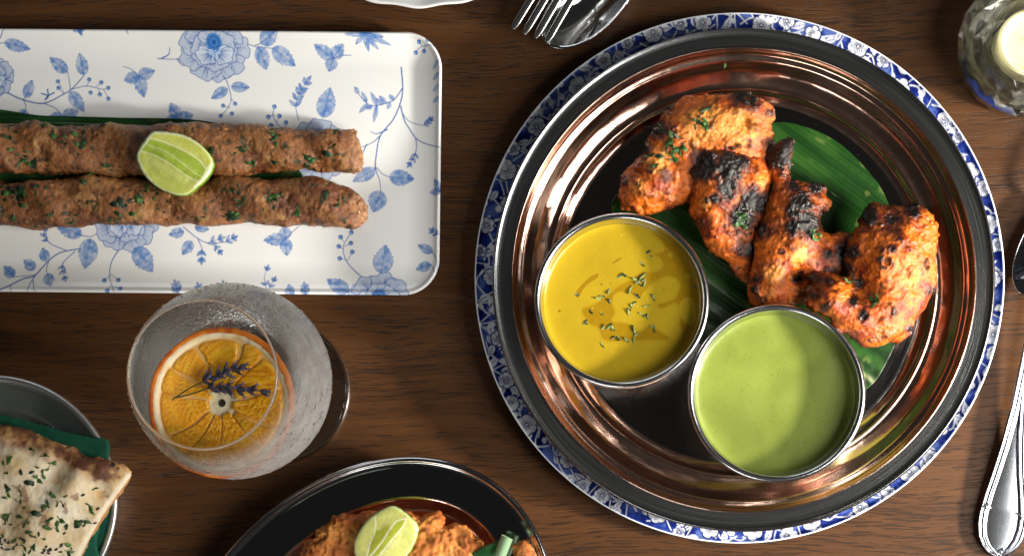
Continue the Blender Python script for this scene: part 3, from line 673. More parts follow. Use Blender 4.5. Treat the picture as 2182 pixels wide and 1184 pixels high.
def make_sauces():
    cx, cy, zs, r = katori(1325, 640, 187, 'steel bowl of yellow sauce, the left one of the two on the tray', .46)
    n = 300; V, Q = disc(cx, cy, zs, r, n); px, py = PX(V[:, 0], V[:, 1], V[:, 2])
    matte, oil, edge = np.array([.375, .262, .014]), np.array([.255, .142, .004]), np.array([.62, .45, .05])
    c = Canvas(1130, 440, 1520, 840, 1.3, matte)
    zz = lambda pts: np.array([(1120 + x / 2.888, 430 + y / 2.888) for x, y in pts])
    o1 = spline(zz([(780, 185), (900, 240), (1000, 330), (1075, 450), (1100, 600), (1090, 750), (1040, 870), (940, 975), (835, 1040), (900, 965), (942, 880), (962, 820), (946, 745), (950, 680), (930, 625), (870, 648), (825, 657), (808, 632), (860, 612), (915, 590), (948, 525), (938, 485), (880, 460), (800, 490), (740, 545), (690, 600), (640, 565), (565, 560), (535, 615), (555, 680), (535, 730), (620, 742), (700, 792), (760, 760), (820, 788), (885, 830), (868, 852), (740, 853), (560, 862), (480, 850), (440, 780), (380, 745), (342, 660), (400, 635), (480, 590), (560, 520), (640, 475), (720, 425), (790, 430), (838, 398), (828, 350), (790, 322), (848, 300), (840, 252)]), 5)
    c.poly(o1, oil, .80, 4.0); c.line(np.vstack([o1, o1[:1]]), 1.0, edge, .3)
    for pts in ([(960, 612), (1015, 595), (1048, 680), (1028, 748), (985, 742), (952, 672)],):
        p = spline(zz(pts), 6); c.poly(p, matte, .9, 3.0); c.line(np.vstack([p, p[:1]]), 1.3, edge, .5)
    for pts in ([(300, 565), (340, 510), (400, 455), (450, 438), (440, 470), (370, 522), (325, 588)], [(515, 392), (560, 350), (606, 338), (570, 367)]):
        p = spline(zz(pts), 6); c.poly(p, oil, .85, .8); c.line(np.vstack([p, p[:1]]), 1.2, edge, .4)
    for x, y, q in ((890, 325, 6), (1000, 455, 7), (870, 290, 3)): a = zz([(x, y)])[0]; c.dot(a[0], a[1], q, matte, .8, 1)
    for x, y, q in ((208, 670, 2.6), (467, 507, 2.2), (523, 500, 1.6), (850, 535, 1.4)): a = zz([(x, y)])[0]; c.dot(a[0], a[1], q, oil * .6, .9)
    R = np.random.default_rng(4)
    for k in range(160): c.dot(R.uniform(1150, 1510), R.uniform(460, 830), R.uniform(.7, 1.7), edge, R.uniform(.2, .6))
    for k in range(40): c.dot(R.uniform(1150, 1510), R.uniform(460, 830), R.uniform(.6, 1.1), (.12, .07, .01), R.uniform(.3, .7))
    C = c.sample(px, py) * (1 + .10 * fbm(V, 1.6, 4, 8))[:, None]; V[:, 2] += .006 * fbm(V, 2.5, 3, 2)
    V, Q = close_disc(V, Q, n, .5); C = np.concatenate([C, np.tile(matte, (len(V) - len(C), 1))])
    sauce = obj('yellow_sauce', raw_mesh('yellow_sauce', V, Q, True, C), mat('yellow_sauce', col=True, rough=.16, spec=.5, sss=.25, ssr=(.12, .07, .01), bump=[(30, .05, 2, ONE)]), None, 'glossy mustard yellow sauce with oil pools and chopped chives in the steel bowl', 'sauce')
    # chopped chives
    var = []
    for k in range(5):
        b = MB(); L = .085 + .02 * k; Vt, Ft = sweep([(-L / 2, 0, 0), (0, 0, .008), (L / 2, 0, 0)], [.04, .045, .04], [.03, .035, .03], ns=8, power=2); b.add(Vt, Ft)
        me = b.mesh('chive'); v = np.array(b.v); cc = np.array([.030, .040, .014]) if k % 2 else np.array([.11, .15, .04]); set_col(me, mixc(np.tile(cc, (len(v), 1)), (.30, .36, .13), sstep(.3, .7, vnoise(v * 25, k)))); var.append(me)
    spots = [(318, 570), (405, 675), (510, 550), (470, 580), (455, 595), (610, 450), (700, 470), (720, 455), (690, 495), (640, 540), (650, 525), (680, 570), (690, 585), (665, 625), (630, 680), (650, 640), (735, 700), (710, 690), (785, 590), (745, 640), (370, 750), (372, 735), (475, 770), (515, 765), (530, 775), (540, 780), (660, 775), (680, 815), (670, 800), (795, 780), (780, 765), (535, 835), (570, 835), (620, 850), (472, 880), (770, 335), (755, 310), (720, 385), (1035, 525), (1025, 440), (470, 690), (515, 610), (750, 705), (700, 500), (680, 480), (725, 480), (640, 660), (665, 850), (585, 455), (730, 500)]
    for i, (x, y) in enumerate(spots):
        a = P3(1120 + x / 2.888, 430 + y / 2.888, zs + .002); o = obj('chive', var[i % 5], M_herb, sauce)
        o.location = a; o.rotation_euler = (R.uniform(-.3, .3), R.uniform(-.4, .4), R.uniform(0, 3.1)); k = R.uniform(.7, 1.2); o.scale = (k, k, k)
    cx, cy, zs, r = katori(1655, 837.5, 190, 'steel bowl of green sauce, the front one of the two on the tray', .50)
    n = 220; V, Q = disc(cx, cy, zs, r, n)
    px, py = PX(V[:, 0], V[:, 1], V[:, 2]); c = Canvas(1460, 640, 1850, 1035, 1.2, (.168, .212, .036))
    for k in range(1500): c.dot(R.uniform(1470, 1845), R.uniform(650, 1030), R.uniform(.6, 1.25), (.07, .10, .015), R.uniform(.25, .85))
    sw = fbm(np.c_[V[:, 0] + .5 * fbm(V, .8, 2, 31), V[:, 1] + .5 * fbm(V, .8, 2, 32), V[:, 2]], 1.3, 4, 18); C = c.sample(px, py) * (1 + .24 * sw)[:, None]; V[:, 2] += .03 * fbm(V, 1.1, 2, 22)
    V, Q = close_disc(V, Q, n, .5); C = np.concatenate([C, np.tile((.168, .212, .036), (len(V) - len(C), 1))])
    obj('green_sauce', raw_mesh('green_sauce', V, Q, True, C), mat('green_sauce', col=True, rough=.32, spec=.4, sss=.3, ssr=(.12, .12, .03), bump=[(40, .04, 2, ONE)]), None, 'smooth pale green chutney with fine dark specks in the front steel bowl', 'sauce')
make_sauces()

# ------------------------------------------------------------------ chopped herbs shared by the food
def herb_meshes():
    R = np.random.default_rng(3); out = []
    for k in range(7):
        b = MB(); n = 9; L = R.uniform(.10, .16); w = R.uniform(.022, .05)
        cur = R.uniform(-.35, .35); ss = np.linspace(0, 1, n); V = []
        for i, s in enumerate(ss):
            hw = w * math.sin(math.pi * min(.97, max(.06, s))) ** .6 * R.uniform(.65, 1.35); cx, cy = L * (s - .5), cur * L * (s - .5) ** 2 * 4; z = .022 * math.sin(s * 5 + k) + .01
            V += [(cx, cy - hw, z + R.uniform(-.008, .008)), (cx, cy, z + .012), (cx, cy + hw, z + R.uniform(-.008, .008))]
        F = []
        for i in range(n - 1):
            for j in range(2): F.append((i * 3 + j, i * 3 + 3 + j, i * 3 + 4 + j, i * 3 + 1 + j))
        b.add(V, F); me = b.mesh('herb_leaf'); c = [np.array([.020, .062, .014]), np.array([.035, .10, .018]), np.array([.013, .035, .012])][k % 3]
        set_col(me, np.tile(c, (len(V), 1)) * R.uniform(.7, 1.3, (len(V), 1))); out.append(me)
    return out
HERBS = herb_meshes()
def pale(me_list, f):
    out = []
    for me in me_list:
        m = me.copy(); a = m.color_attributes['Col']; b = np.zeros(len(m.vertices) * 4, np.float32); a.data.foreach_get('color', b); b = b.reshape(-1, 4); b[:, :3] *= f; a.data.foreach_set('color', b.ravel()); out.append(m)
    return out
HERBS_LIGHT = pale(HERBS, np.array([2.6, 2.0, 2.2])); HERBS_WET = pale(HERBS, np.array([.55, .55, .6]))
from mathutils import Vector
def sprinkle(parent, V, N, spots, meshes, seed, name='herb_leaf', scale=(.8, 1.3), up=.006, ang=None):
    R = np.random.default_rng(seed)
    for px, py in spots:
        r = surf_at(V, N, px, py, V[:, 2].max() * .8)
        if r is None: continue
        p, n = r
        if n[2] < .15: continue
        o = obj(name, meshes[R.integers(len(meshes))], M_herb, parent)
        q = Vector(n).to_track_quat('Z', 'Y'); a = R.uniform(0, 6.28) if ang is None else ang + R.normal(0, .6)
        from mathutils import Quaternion
        o.rotation_euler = (q @ Quaternion((0, 0, 1), a)).to_euler(); o.location = p + n * up; k = R.uniform(*scale); e = 1.3 if name == 'herb_leaf' else 1; o.scale = (k * e, k / e ** .8, k)
def cluster(cx, cy, n, sd, seed):
    R = np.random.default_rng(seed); return [(cx + R.normal(0, sd), cy + R.normal(0, sd)) for _ in range(n)]

def food_mat(name, rough, sss=.15, ssr=(.08, .03, .01), coat=.25, b1=26, s1=.5):
    return mat(name, col=True, rough=.4, spec=.45, coat=coat, sss=sss, ssr=ssr, bump=[(b1, s1, 4, ONE), (b1 * 4, s1 * .6, 3, ONE)], alpha_rough=rough)
M_chicken = food_mat('grilled_chicken_skin', (.48, .14), .07, (.08, .03, .01), .13, 24, .6)
M_kebab = food_mat('minced_kebab', (.52, .13), .05, (.06, .03, .015), .14, 24, .75)
M_fried = food_mat('fried_batter', (.6, .3), .08, (.08, .03, .01), .12, 30, .9)
M_bread = food_mat('flatbread', (.75, .4), .15, (.12, .08, .05), .05, 26, .35)

# ------------------------------------------------------------------ grilled chicken
def bumpfield(bumps, zc):
    b = []
    for x, y, r, hgt in bumps:
        a, c = P(x, y, zc); b.append((float(a), float(c), r / 100, hgt))
    def f(X, Y):
        s = np.zeros_like(X)
        for a, c, r, hgt in b: s = s + hgt * np.exp(-((X - a) ** 2 + (Y - c) ** 2) / (2 * r * r))
        return s
    return f
def gauss_px(V, spots):
    px, py = PX(V[:, 0], V[:, 1], V[:, 2]); s = np.zeros(len(V))
    for x, y, r, w in spots: s = np.maximum(s, w * np.exp(-((px - x) ** 2 + (py - y) ** 2) / (2 * r * r)))
    return s
def chicken(outline, zc, bumps, tilt, chars, seed, label, k=.8, hmax=.85, palefl=(), herbs=(), kb=.55):
    bf = bumpfield(bumps, zc)
    V, Q = body(outline, zc, k, kb, .021, hmax, lambda X, Y: bf(X, Y) + (tilt(X, Y) if tilt else 0), .05, seed)
    N = vnormals(V, Q)
    a = fbm(V, 1.7, 4, seed); b = fbm(V, 5.5, 4, seed + 20); c = fbm(V, 15, 3, seed + 40)
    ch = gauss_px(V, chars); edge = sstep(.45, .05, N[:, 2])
    blister = sstep(.37, .52, fbm(V, 5.5, 2, seed + 60)); small = sstep(.36, .5, fbm(V, 11, 2, seed + 70))
    fib = fbm(V * np.array([1, 1, 1]) @ np.array([[.94, .34, 0], [-.34, .94, 0], [0, 0, 1]]) * np.array([2.2, 11, 5]), 1.0, 3, seed + 7)
    char = np.clip(sstep(.48, .86, ch + .34 * b + .22 * c + .28 * a) + .85 * blister * sstep(-.25, .3, a + ch * .8) + .7 * small * sstep(-.1, .25, a + .3 * ch), 0, 1)
    V = V + N * (.075 * a + .038 * b + .018 * c + .016 * fib + .007 * fbm(V, 32, 2, seed + 8) + .030 * blister + .008 * small + .03 * char * c)[:, None]
    N = vnormals(V, Q)
    org, red, lite, brn, blk = np.array([.53, .115, .008]), np.array([.25, .032, .005]), np.array([.68, .26, .045]), np.array([.10, .017, .005]), np.array([.010, .0075, .0065])
    C = mixc(np.tile(org, (len(V), 1)), red, sstep(-.05, .45, fbm(V, 2.2, 4, seed + 90) + .2 * b))
    pf = gauss_px(V, palefl); C = mixc(C, lite, np.clip(.9 * sstep(.35, .8, pf + .25 * fbm(V, 2.6, 3, seed + 95)) + .18 * sstep(.1, .5, -b - .1), 0, 1))
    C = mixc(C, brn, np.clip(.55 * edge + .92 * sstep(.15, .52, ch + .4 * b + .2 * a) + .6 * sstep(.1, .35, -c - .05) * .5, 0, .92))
    C = mixc(C, blk, char); C = C * (1 + .16 * c + .22 * fib)[:, None]
    A = np.clip(.5 + .6 * b + .35 * char - .25 * pf, 0, 1)
    t = obj('chicken_piece', raw_mesh('chicken_piece', V, Q, True, np.c_[np.clip(C, .004, 1), A]), M_chicken, None, label, 'chicken', 'grilled chicken pieces on the banana leaf')
    for i, (x, y, n, sd) in enumerate(herbs): sprinkle(t, V, N, cluster(x, y, n, sd, seed + i), HERBS_MIX, seed + i, scale=(.9, 1.7), up=.015)
    return t
HERBS_MIX = HERBS + HERBS_LIGHT[:4]
zb = FZ + .1
chicken([(1321, 388), (1332, 366), (1365, 332), (1373, 303), (1391, 273), (1421, 236), (1455, 211), (1503, 201), (1540, 207), (1577, 206), (1622, 212), (1646, 228), (1651, 254), (1641, 266), (1646, 292), (1648, 312), (1640, 340), (1600, 372), (1540, 400), (1500, 410), (1465, 430), (1430, 447), (1384, 457), (1328, 450), (1320, 418)], zb + .5,
        [(1560, 270, 45, .22), (1420, 330, 40, .12), (1360, 415, 35, .06), (1610, 240, 22, .10), (1585, 268, 9, -.16), (1470, 260, 30, .08), (1430, 350, 14, -.08)], None,
        [(1395, 270, 18, 1), (1372, 315, 13, .9), (1420, 225, 14, .9), (1605, 215, 16, .8), (1640, 240, 9, .7), (1645, 305, 10, .9), (1490, 345, 18, .8), (1330, 385, 10, .8), (1420, 380, 11, .6), (1595, 310, 9, .6), (1440, 445, 30, .5), (1350, 445, 8, .5), (1580, 205, 18, .9)], 11,
        'largest grilled chicken piece, pale orange with a small hole, at the back of the tray', palefl=[(1500, 265, 40, 1), (1570, 270, 38, 1), (1405, 345, 26, .9), (1360, 400, 18, .8), (1480, 300, 18, .8)], herbs=[(1437, 320, 11, 15), (1390, 345, 4, 10), (1487, 265, 6, 10), (1425, 300, 4, 10)])
chicken([(1466, 373), (1470, 336), (1484, 306), (1518, 299), (1548, 306), (1577, 323), (1615, 329), (1637, 355), (1641, 403), (1633, 433), (1615, 477), (1607, 515), (1600, 552), (1598, 593), (1583, 598), (1563, 570), (1537, 552), (1503, 515), (1481, 477), (1471, 455), (1473, 422), (1462, 392)], zb + .62,
        [(1540, 370, 40, .28), (1610, 400, 16, .12), (1500, 340, 20, .1), (1570, 480, 30, -.1), (1536, 378, 7, -.1), (1580, 580, 20, -.2)], None,
        [(1500, 345, 30, 1.2), (1560, 352, 30, 1.2), (1555, 400, 20, 1.1), (1605, 430, 24, 1.2), (1585, 465, 24, 1.1), (1525, 420, 10, .8), (1480, 375, 14, .8), (1500, 475, 12, .6), (1610, 360, 10, .6), (1590, 530, 20, .8), (1480, 300, 12, .7)], 31,
        'heavily charred chicken piece tucked under the pale one, with a wet black top', k=.85, palefl=[(1622, 385, 10, .9), (1505, 430, 14, .8)], herbs=[(1572, 473, 8, 9)])
chicken([(1632, 323), (1648, 315), (1664, 304), (1679, 297), (1690, 310), (1687, 341), (1683, 376), (1705, 385), (1736, 394), (1758, 392), (1760, 416), (1771, 438), (1748, 453), (1752, 486), (1775, 500), (1810, 500), (1826, 528), (1816, 572), (1780, 596), (1736, 612), (1727, 640), (1705, 652), (1648, 655), (1604, 652), (1595, 626), (1602, 583), (1608, 530), (1613, 486), (1626, 451), (1639, 416), (1641, 381), (1633, 360)], zb + .62,
        [(1665, 330, 22, .35), (1680, 430, 34, .22), (1650, 560, 40, .15), (1720, 460, 30, .12), (1697, 590, 13, -.38), (1690, 520, 30, .1), (1640, 620, 26, .1)], None,
        [(1662, 325, 28, 1.5), (1690, 395, 16, 1.1), (1710, 425, 22, 1.25), (1740, 400, 16, 1.1), (1722, 475, 24, 1.15), (1690, 485, 16, 1), (1640, 400, 12, .9), (1630, 490, 12, .7), (1765, 540, 12, .7), (1620, 500, 8, .8), (1700, 595, 10, .9), (1780, 575, 12, .6), (1690, 450, 14, 1), (1615, 595, 9, .7), (1806, 540, 20, 1.25)], 51,
        'middle chicken piece with a jet black burnt knob standing at its top', palefl=[(1650, 590, 30, .7), (1700, 545, 20, .9), (1640, 625, 20, .7), (1655, 470, 10, .6)], herbs=[(1735, 498, 3, 8)])
chicken([(1727, 583), (1758, 576), (1788, 588), (1808, 590), (1796, 560), (1806, 521), (1823, 486), (1841, 455), (1859, 438), (1894, 442), (1925, 442), (1955, 440), (1982, 455), (1997, 486), (1999, 521), (1993, 565), (1990, 613), (1968, 648), (1951, 684), (1925, 719), (1894, 727), (1863, 741), (1837, 736), (1806, 714), (1771, 701), (1762, 684), (1736, 670), (1718, 648), (1722, 613)], zb + .92,
        [(1920, 530, 45, .2), (1830, 620, 20, -.30), (1820, 580, 16, -.2), (1765, 640, 26, .16), (1900, 660, 40, .1), (1900, 470, 14, -.14), (1870, 560, 30, .08)],
        lambda X, Y: .42 * sstep(9.0, 6.4, X) * sstep(.6, -1.4, Y),
        [(1850, 462, 16, 1.1), (1815, 540, 14, 1.2), (1800, 570, 14, 1.1), (1740, 590, 16, 1.1), (1765, 595, 12, 1), (1830, 602, 10, 1), (1817, 640, 10, 1), (1838, 672, 9, 1), (1735, 625, 14, .8), (1900, 470, 26, .7), (1945, 445, 18, .8), (1940, 700, 10, .7), (1872, 555, 7, .7), (1903, 530, 7, .8), (1985, 620, 10, .7), (1950, 455, 14, .7), (1760, 655, 10, .8)], 71,
        'bright orange curled chicken piece at the right, resting on the green sauce bowl', palefl=[(1938, 590, 26, .62)], herbs=[(1862, 640, 6, 9), (1812, 600, 2, 5)])
for i, (x, y) in enumerate([(1545, 140), (1782, 418), (1745, 500)]):
    o = obj('herb_strand', HERBS_LIGHT[(i * 2) % 7], M_herb, None, ['small green herb shred stuck on the copper side of the tray above the chicken', 'thin pale herb strand lying on the banana leaf right of the burnt knob', 'pale herb strand lying on the charred middle chicken'][i], 'herb')
    o.location = P3(x, y, [TRZ - .2, FZ + .14, 1.85][i]); o.rotation_euler = (0, 0, [1.5, -.6, -.4][i]); o.scale = (1.2 + (i == 1), .9, .9)

# ------------------------------------------------------------------ kebabs on the white platter
def kebab(outline, zc, seed, label, herbs, pale_end):
    V, Q = body(outline, zc, .93, .75, .024, .62, None, .035, seed)
    N = vnormals(V, Q); q = V * np.array([1, .9, 1])
    # squeezed finger marks run slantwise along the meat
    sl = V[:, 0] * 1.0 + V[:, 1] * .9
    fing = np.sin(sl * 4.3 + 1.3 * fbm(V, .8, 2, seed + 3)); a = fbm(q, 2.2, 4, seed); b = fbm(q, 6.5, 4, seed + 20); c = fbm(q, 17, 3, seed + 40)
    ex = PX(V[:, 0], V[:, 1], V[:, 2])[0]; end = sstep(pale_end - 26, pale_end, ex)
    V = V + N * (.06 * fing * sstep(-.2, .6, N[:, 2]) + .055 * a + .020 * b + .010 * c - .025 * sstep(.25, .5, fbm(q, 5, 3, seed + 61)) + .035 * end * c + .03 * end * b)[:, None]; N = vnormals(V, Q)
    m1, m2, m3, m4 = np.array([.235, .090, .028]), np.array([.115, .036, .012]), np.array([.35, .165, .055]), np.array([.045, .017, .010])
    C = mixc(np.tile(m1, (len(V), 1)), m2, sstep(-.1, .28, fbm(q, 1.5, 4, seed + 66) + .3 * b)); C = mixc(C, m3, .8 * sstep(.05, .4, -a + .45 * b)); C = mixc(C, m4, .7 * sstep(.12, .45, -b - .1))
    C = mixc(C, (.30, .11, .035), .35 * sstep(.25, .5, fbm(q, 5, 3, seed + 77))); C = mixc(C, (.36, .21, .07), .6 * sstep(.46, .58, fbm(q, 5.5, 2, seed + 88)))
    C = mixc(C, (.012, .028, .010), .85 * sstep(.36, .5, fbm(q, 9, 3, seed + 99))); C = mixc(C, (.33, .17, .085), .6 * end); d = fbm(q, 24, 2, seed + 33); V = V + N * (.006 * d)[:, None]; C = C * (1 + .25 * c + .25 * d)[:, None]
    A = np.clip(.3 + .7 * sstep(.0, .4, fbm(q, 2.6, 4, seed + 55) + .3 * b) + .2 * b, 0, 1)
    t = obj('kebab', raw_mesh('kebab', V, Q, True, np.c_[np.clip(C, .004, 1), A]), M_kebab, None, label, 'kebab', 'minced meat kebabs on the white platter')
    R = np.random.default_rng(seed); sp = []
    for x, y, n, sd in herbs: sp += cluster(x, y, max(2, int(n * .62)), sd * .9, seed + int(x))
    sprinkle(t, V, N, sp, HERBS + HERBS + HERBS_WET, seed, scale=(.7, 1.6), up=.002)
    return V
KZ = .62
K1 = kebab([(-60, 262), (0, 263), (100, 265), (200, 268), (260, 265), (330, 268), (420, 262), (480, 262), (560, 268), (640, 276), (700, 281), (755, 275), (763, 292), (770, 330), (766, 364), (740, 370), (690, 365), (640, 361), (560, 369), (500, 378), (400, 373), (300, 375), (240, 378), (180, 369), (100, 373), (0, 366), (-60, 366)], KZ, 5,
       'upper minced meat kebab on the white platter, blunt end towards the tray', [(25, 275, 5, 9), (120, 295, 9, 12), (160, 295, 9, 13), (172, 308, 7, 7), (55, 335, 9, 9), (70, 345, 4, 8), (218, 272, 3, 6), (580, 300, 10, 12), (660, 345, 10, 10), (500, 330, 5, 12), (515, 325, 5, 8), (478, 320, 4, 8), (705, 333, 4, 8), (545, 350, 3, 8), (610, 325, 4, 16), (440, 330, 5, 10), (20, 320, 3, 14), (200, 345, 3, 16), (720, 300, 3, 12)], 762)
K2 = kebab([(-60, 383), (0, 386), (60, 390), (140, 378), (200, 375), (260, 378), (330, 384), (400, 388), (480, 378), (560, 382), (620, 380), (680, 380), (730, 394), (765, 412), (783, 432), (784, 455), (776, 474), (758, 484), (720, 484), (660, 480), (600, 481), (540, 475), (480, 478), (420, 479), (350, 478), (290, 475), (250, 476), (160, 480), (90, 488), (40, 484), (0, 478), (-60, 476)], KZ, 15,
       'lower minced meat kebab on the white platter, tapered end towards the tray', [(15, 400, 12, 13), (35, 415, 10, 12), (80, 398, 5, 10), (265, 435, 10, 12), (290, 430, 9, 9), (320, 410, 9, 11), (155, 455, 6, 8), (508, 420, 9, 10), (590, 425, 7, 10), (630, 455, 5, 5), (40, 465, 5, 10), (490, 470, 7, 12), (500, 478, 4, 12), (220, 465, 5, 10), (460, 430, 4, 12), (690, 418, 3, 6), (575, 425, 3, 5), (740, 430, 2, 5), (110, 460, 4, 10), (420, 470, 5, 12), (180, 410, 2, 20)], 772)
make_leaf_sheet([(-70, 244), (100, 247), (250, 251), (430, 257), (540, 290), (600, 330), (645, 376), (610, 400), (500, 420), (200, 420), (-70, 420)], .245, -.03, (np.array([.010, .05, .012]), np.array([.02, .085, .02]), np.array([.03, .10, .03])), name='banana_leaf', label='dark green banana leaf strip under the two kebabs on the platter', vein=9, wave=.012, seed=14)

# ------------------------------------------------------------------ lime wedges
def lime(outline, zc, paint, canvas, label, seed, lift=None, hmax=.36):
    t = thing('lime_wedge', label, 'lime')
    V, Q = body(outline, zc, .5, .5, .017, hmax * .36, lift, 0, seed); N = vnormals(V, Q)
    px, py = PX(V[:, 0], V[:, 1], V[:, 2]); c = Canvas(*canvas, 3, (.52, .58, .13)); paint(c); oo = spline(outline, 6); c.line(np.vstack([oo, oo[:1]]), 5.5, (.74, .80, .48), .9, soft=1.2); C = c.sample(px, py)
    ns = fbm(V, 9, 3, seed); C = C * (1 + .14 * ns)[:, None]; V = V + N * (.005 * ns * (N[:, 2] > .3))[:, None]
    obj('flesh', raw_mesh('flesh', V, Q, True, np.c_[C, np.full(len(C), .5)]), M_lime, t)
    o = np.array(outline, float); m = o.mean(0); o2 = m + (o - m) * 1.03
    V, Q = body(o2, zc - .10, .32, 1.2, .03, hmax * 1.25, lift, 0, seed); N = vnormals(V, Q); ns = fbm(V, 11, 3, seed + 5); V = V + N * (.008 * ns)[:, None]
    C = mixc(np.tile((.20, .40, .022), (len(V), 1)), (.07, .22, .015), sstep(-.2, .5, fbm(V, 2, 3, seed + 8)) * .7); C = mixc(C, (.66, .74, .36), sstep(.30, .75, N[:, 2]))
    obj('rind', raw_mesh('rind', V, Q, True, np.c_[C, np.full(len(C), .4)]), M_lime, t)
M_lime = mat('lime', col=True, rough=.2, spec=.5, coat=.2, sss=.3, ssr=(.10, .12, .03), bump=[(34, .32, 3, ONE)])
def fibres(c, a, b, n, L, col, seed, w=1.2, al=.5):
    R = np.random.default_rng(seed); a, b = np.array(a, float), np.array(b, float)
    for i in range(n):
        s = R.uniform(0, 1); p = a + (b - a) * s; v = np.array(L, float) * R.uniform(.4, 1.05); p2 = p + v * R.uniform(.0, .3); c.line([p2, p2 + v * .6], w, col, al * R.uniform(.4, 1), .5)
lz = lambda pts: np.array([(280 + x / 7.4, 270 + y / 7.4) for x, y in pts])
def paint_lime1(c):
    c.poly(spline(lz([(300, 130), (560, 100), (820, 150), (1050, 270), (1210, 420), (1250, 560), (1190, 660), (1130, 600), (1050, 520), (840, 380), (640, 290), (480, 230), (330, 180)]), 5), (.55, .58, .12), 1, 1)
    c.poly(spline(lz([(150, 390), (420, 480), (660, 620), (880, 780), (1030, 860), (1000, 930), (920, 1020), (800, 1060), (600, 1030), (400, 930), (240, 750), (150, 540)]), 5), (.53, .58, .13), 1, 1)
    fibres(c, *lz([(250, 430), (1000, 870)]), 130, (-9, 26), (.72, .76, .32), 1); fibres(c, *lz([(420, 160), (1180, 560)]), 90, (4, -18), (.70, .72, .26), 2)
    mid = lz([(170, 380), (230, 265), (300, 185), (480, 235), (640, 295), (840, 385), (1050, 520), (1140, 610), (1170, 700), (1100, 800), (1040, 850), (880, 775), (660, 620), (420, 480)])
    c.poly(spline(mid, 5), (.36, .47, .06), 1, 1)
    fibres(c, *lz([(250, 300), (1100, 720)]), 90, (12, 6), (.56, .66, .20), 3, 1.3, .5); fibres(c, *lz([(300, 350), (1000, 780)]), 60, (8, 9), (.27, .38, .03), 4, 1.3, .5)
    for pts, w in (([(225, 268), (330, 310), (480, 365), (640, 450), (800, 570), (960, 700), (1110, 790)], 1.6), ([(150, 385), (290, 425), (420, 480), (540, 545), (660, 620), (780, 710), (900, 790), (1040, 855)], 2.6), ([(290, 180), (480, 232), (660, 300), (840, 382), (1000, 480), (1100, 560), (1170, 660)], 3.4)):
        c.line(spline(lz(pts), 5, False), w, (.74, .78, .42), .9, soft=.8)
    c.poly(spline(lz([(1170, 680), (1260, 560), (1285, 640), (1240, 760), (1140, 880), (1000, 970), (980, 930), (1060, 850), (1120, 780)]), 5), (.78, .82, .52), .95, 1.2)
    c.line(spline(lz([(290, 150), (220, 270), (140, 390), (110, 480), (160, 600), (240, 740), (400, 930), (600, 1040), (800, 1070)]), 5, False), 2.4, (.74, .80, .45), .85)
    c.line(spline(lz([(300, 130), (560, 100), (830, 150), (1060, 270), (1220, 420), (1270, 560)]), 5, False), 2.2, (.62, .72, .28), .8)
    R = np.random.default_rng(5)
    for k in range(26): x, y = lz([(R.uniform(500, 1150), R.uniform(400, 900))])[0]; c.dot(x, y, R.uniform(.5, 1.0), (.85, .88, .6), .6)
def lime_ridge(cx, cy, ang, zc, amp, w=.35):
    a, b = P(cx, cy, zc); ca, sa = math.cos(ang), math.sin(ang)
    return lambda X, Y: amp * 1.9 * np.maximum(0, 1 - np.sqrt((((Y - b) * ca - (X - a) * sa) / (w * 2.2)) ** 2 + .01))
lime(lz([(105, 480), (130, 390), (225, 260), (340, 110), (460, 95), (660, 112), (860, 160), (1060, 275), (1210, 420), (1285, 560), (1275, 680), (1210, 800), (1080, 930), (920, 1050), (800, 1082), (620, 1045), (420, 950), (240, 790), (140, 620)]), 1.38, paint_lime1, (285, 275, 465, 425), 'lime wedge laid across the two kebabs on the white platter', 5, lime_ridge(373, 350, -.62, 1.38, .055), .3)
lq = lambda pts: np.array([(640 + x / 4.364, 1060 + y / 4.364) for x, y in pts])
def paint_lime2(c):
    c.a[:] = (.60, .62, .18)
    fibres(c, *lq([(600, 250), (560, 520)]), 40, (22, 4), (.74, .74, .36), 1); fibres(c, *lq([(950, 260), (720, 540)]), 80, (24, 8), (.80, .80, .42), 2); fibres(c, *lq([(700, 180), (900, 120)]), 40, (-4, 20), (.72, .72, .3), 9)
    c.poly(spline(lq([(690, 310), (740, 300), (830, 250), (760, 380), (690, 470), (630, 545), (610, 545), (650, 420)]), 5), (.40, .44, .05), 1, 1.2)
    c.poly(spline(lq([(930, 210), (980, 195), (960, 240), (850, 370), (740, 500), (690, 545), (660, 545), (780, 380), (860, 260)]), 5), (.45, .50, .05), 1, 1.2)
    for pts in ([(700, 165), (695, 310), (650, 420), (620, 545)], [(980, 195), (900, 215), (830, 300), (760, 410), (650, 545)], [(985, 190), (950, 270), (840, 400), (730, 545)]): c.line(spline(lq(pts), 5, False), 2.8, (.84, .85, .60), .95, soft=.9)
    c.line(spline(lq([(850, 80), (940, 110), (1030, 180), (1085, 240), (1092, 320), (1060, 420)]), 5, False), 2.5, (.80, .82, .45), .9)
lime(lq([(505, 460), (515, 390), (570, 280), (660, 180), (760, 115), (850, 76), (930, 105), (1020, 175), (1085, 240), (1095, 310), (1060, 420), (1000, 520), (920, 600), (760, 640), (620, 610), (530, 545)]), 1.5, paint_lime2, (745, 1070, 900, 1215), 'pale lime wedge on top of the fried pieces in the oval dish', 25, lime_ridge(840, 1150, 1.0, 1.5, .08), .36)

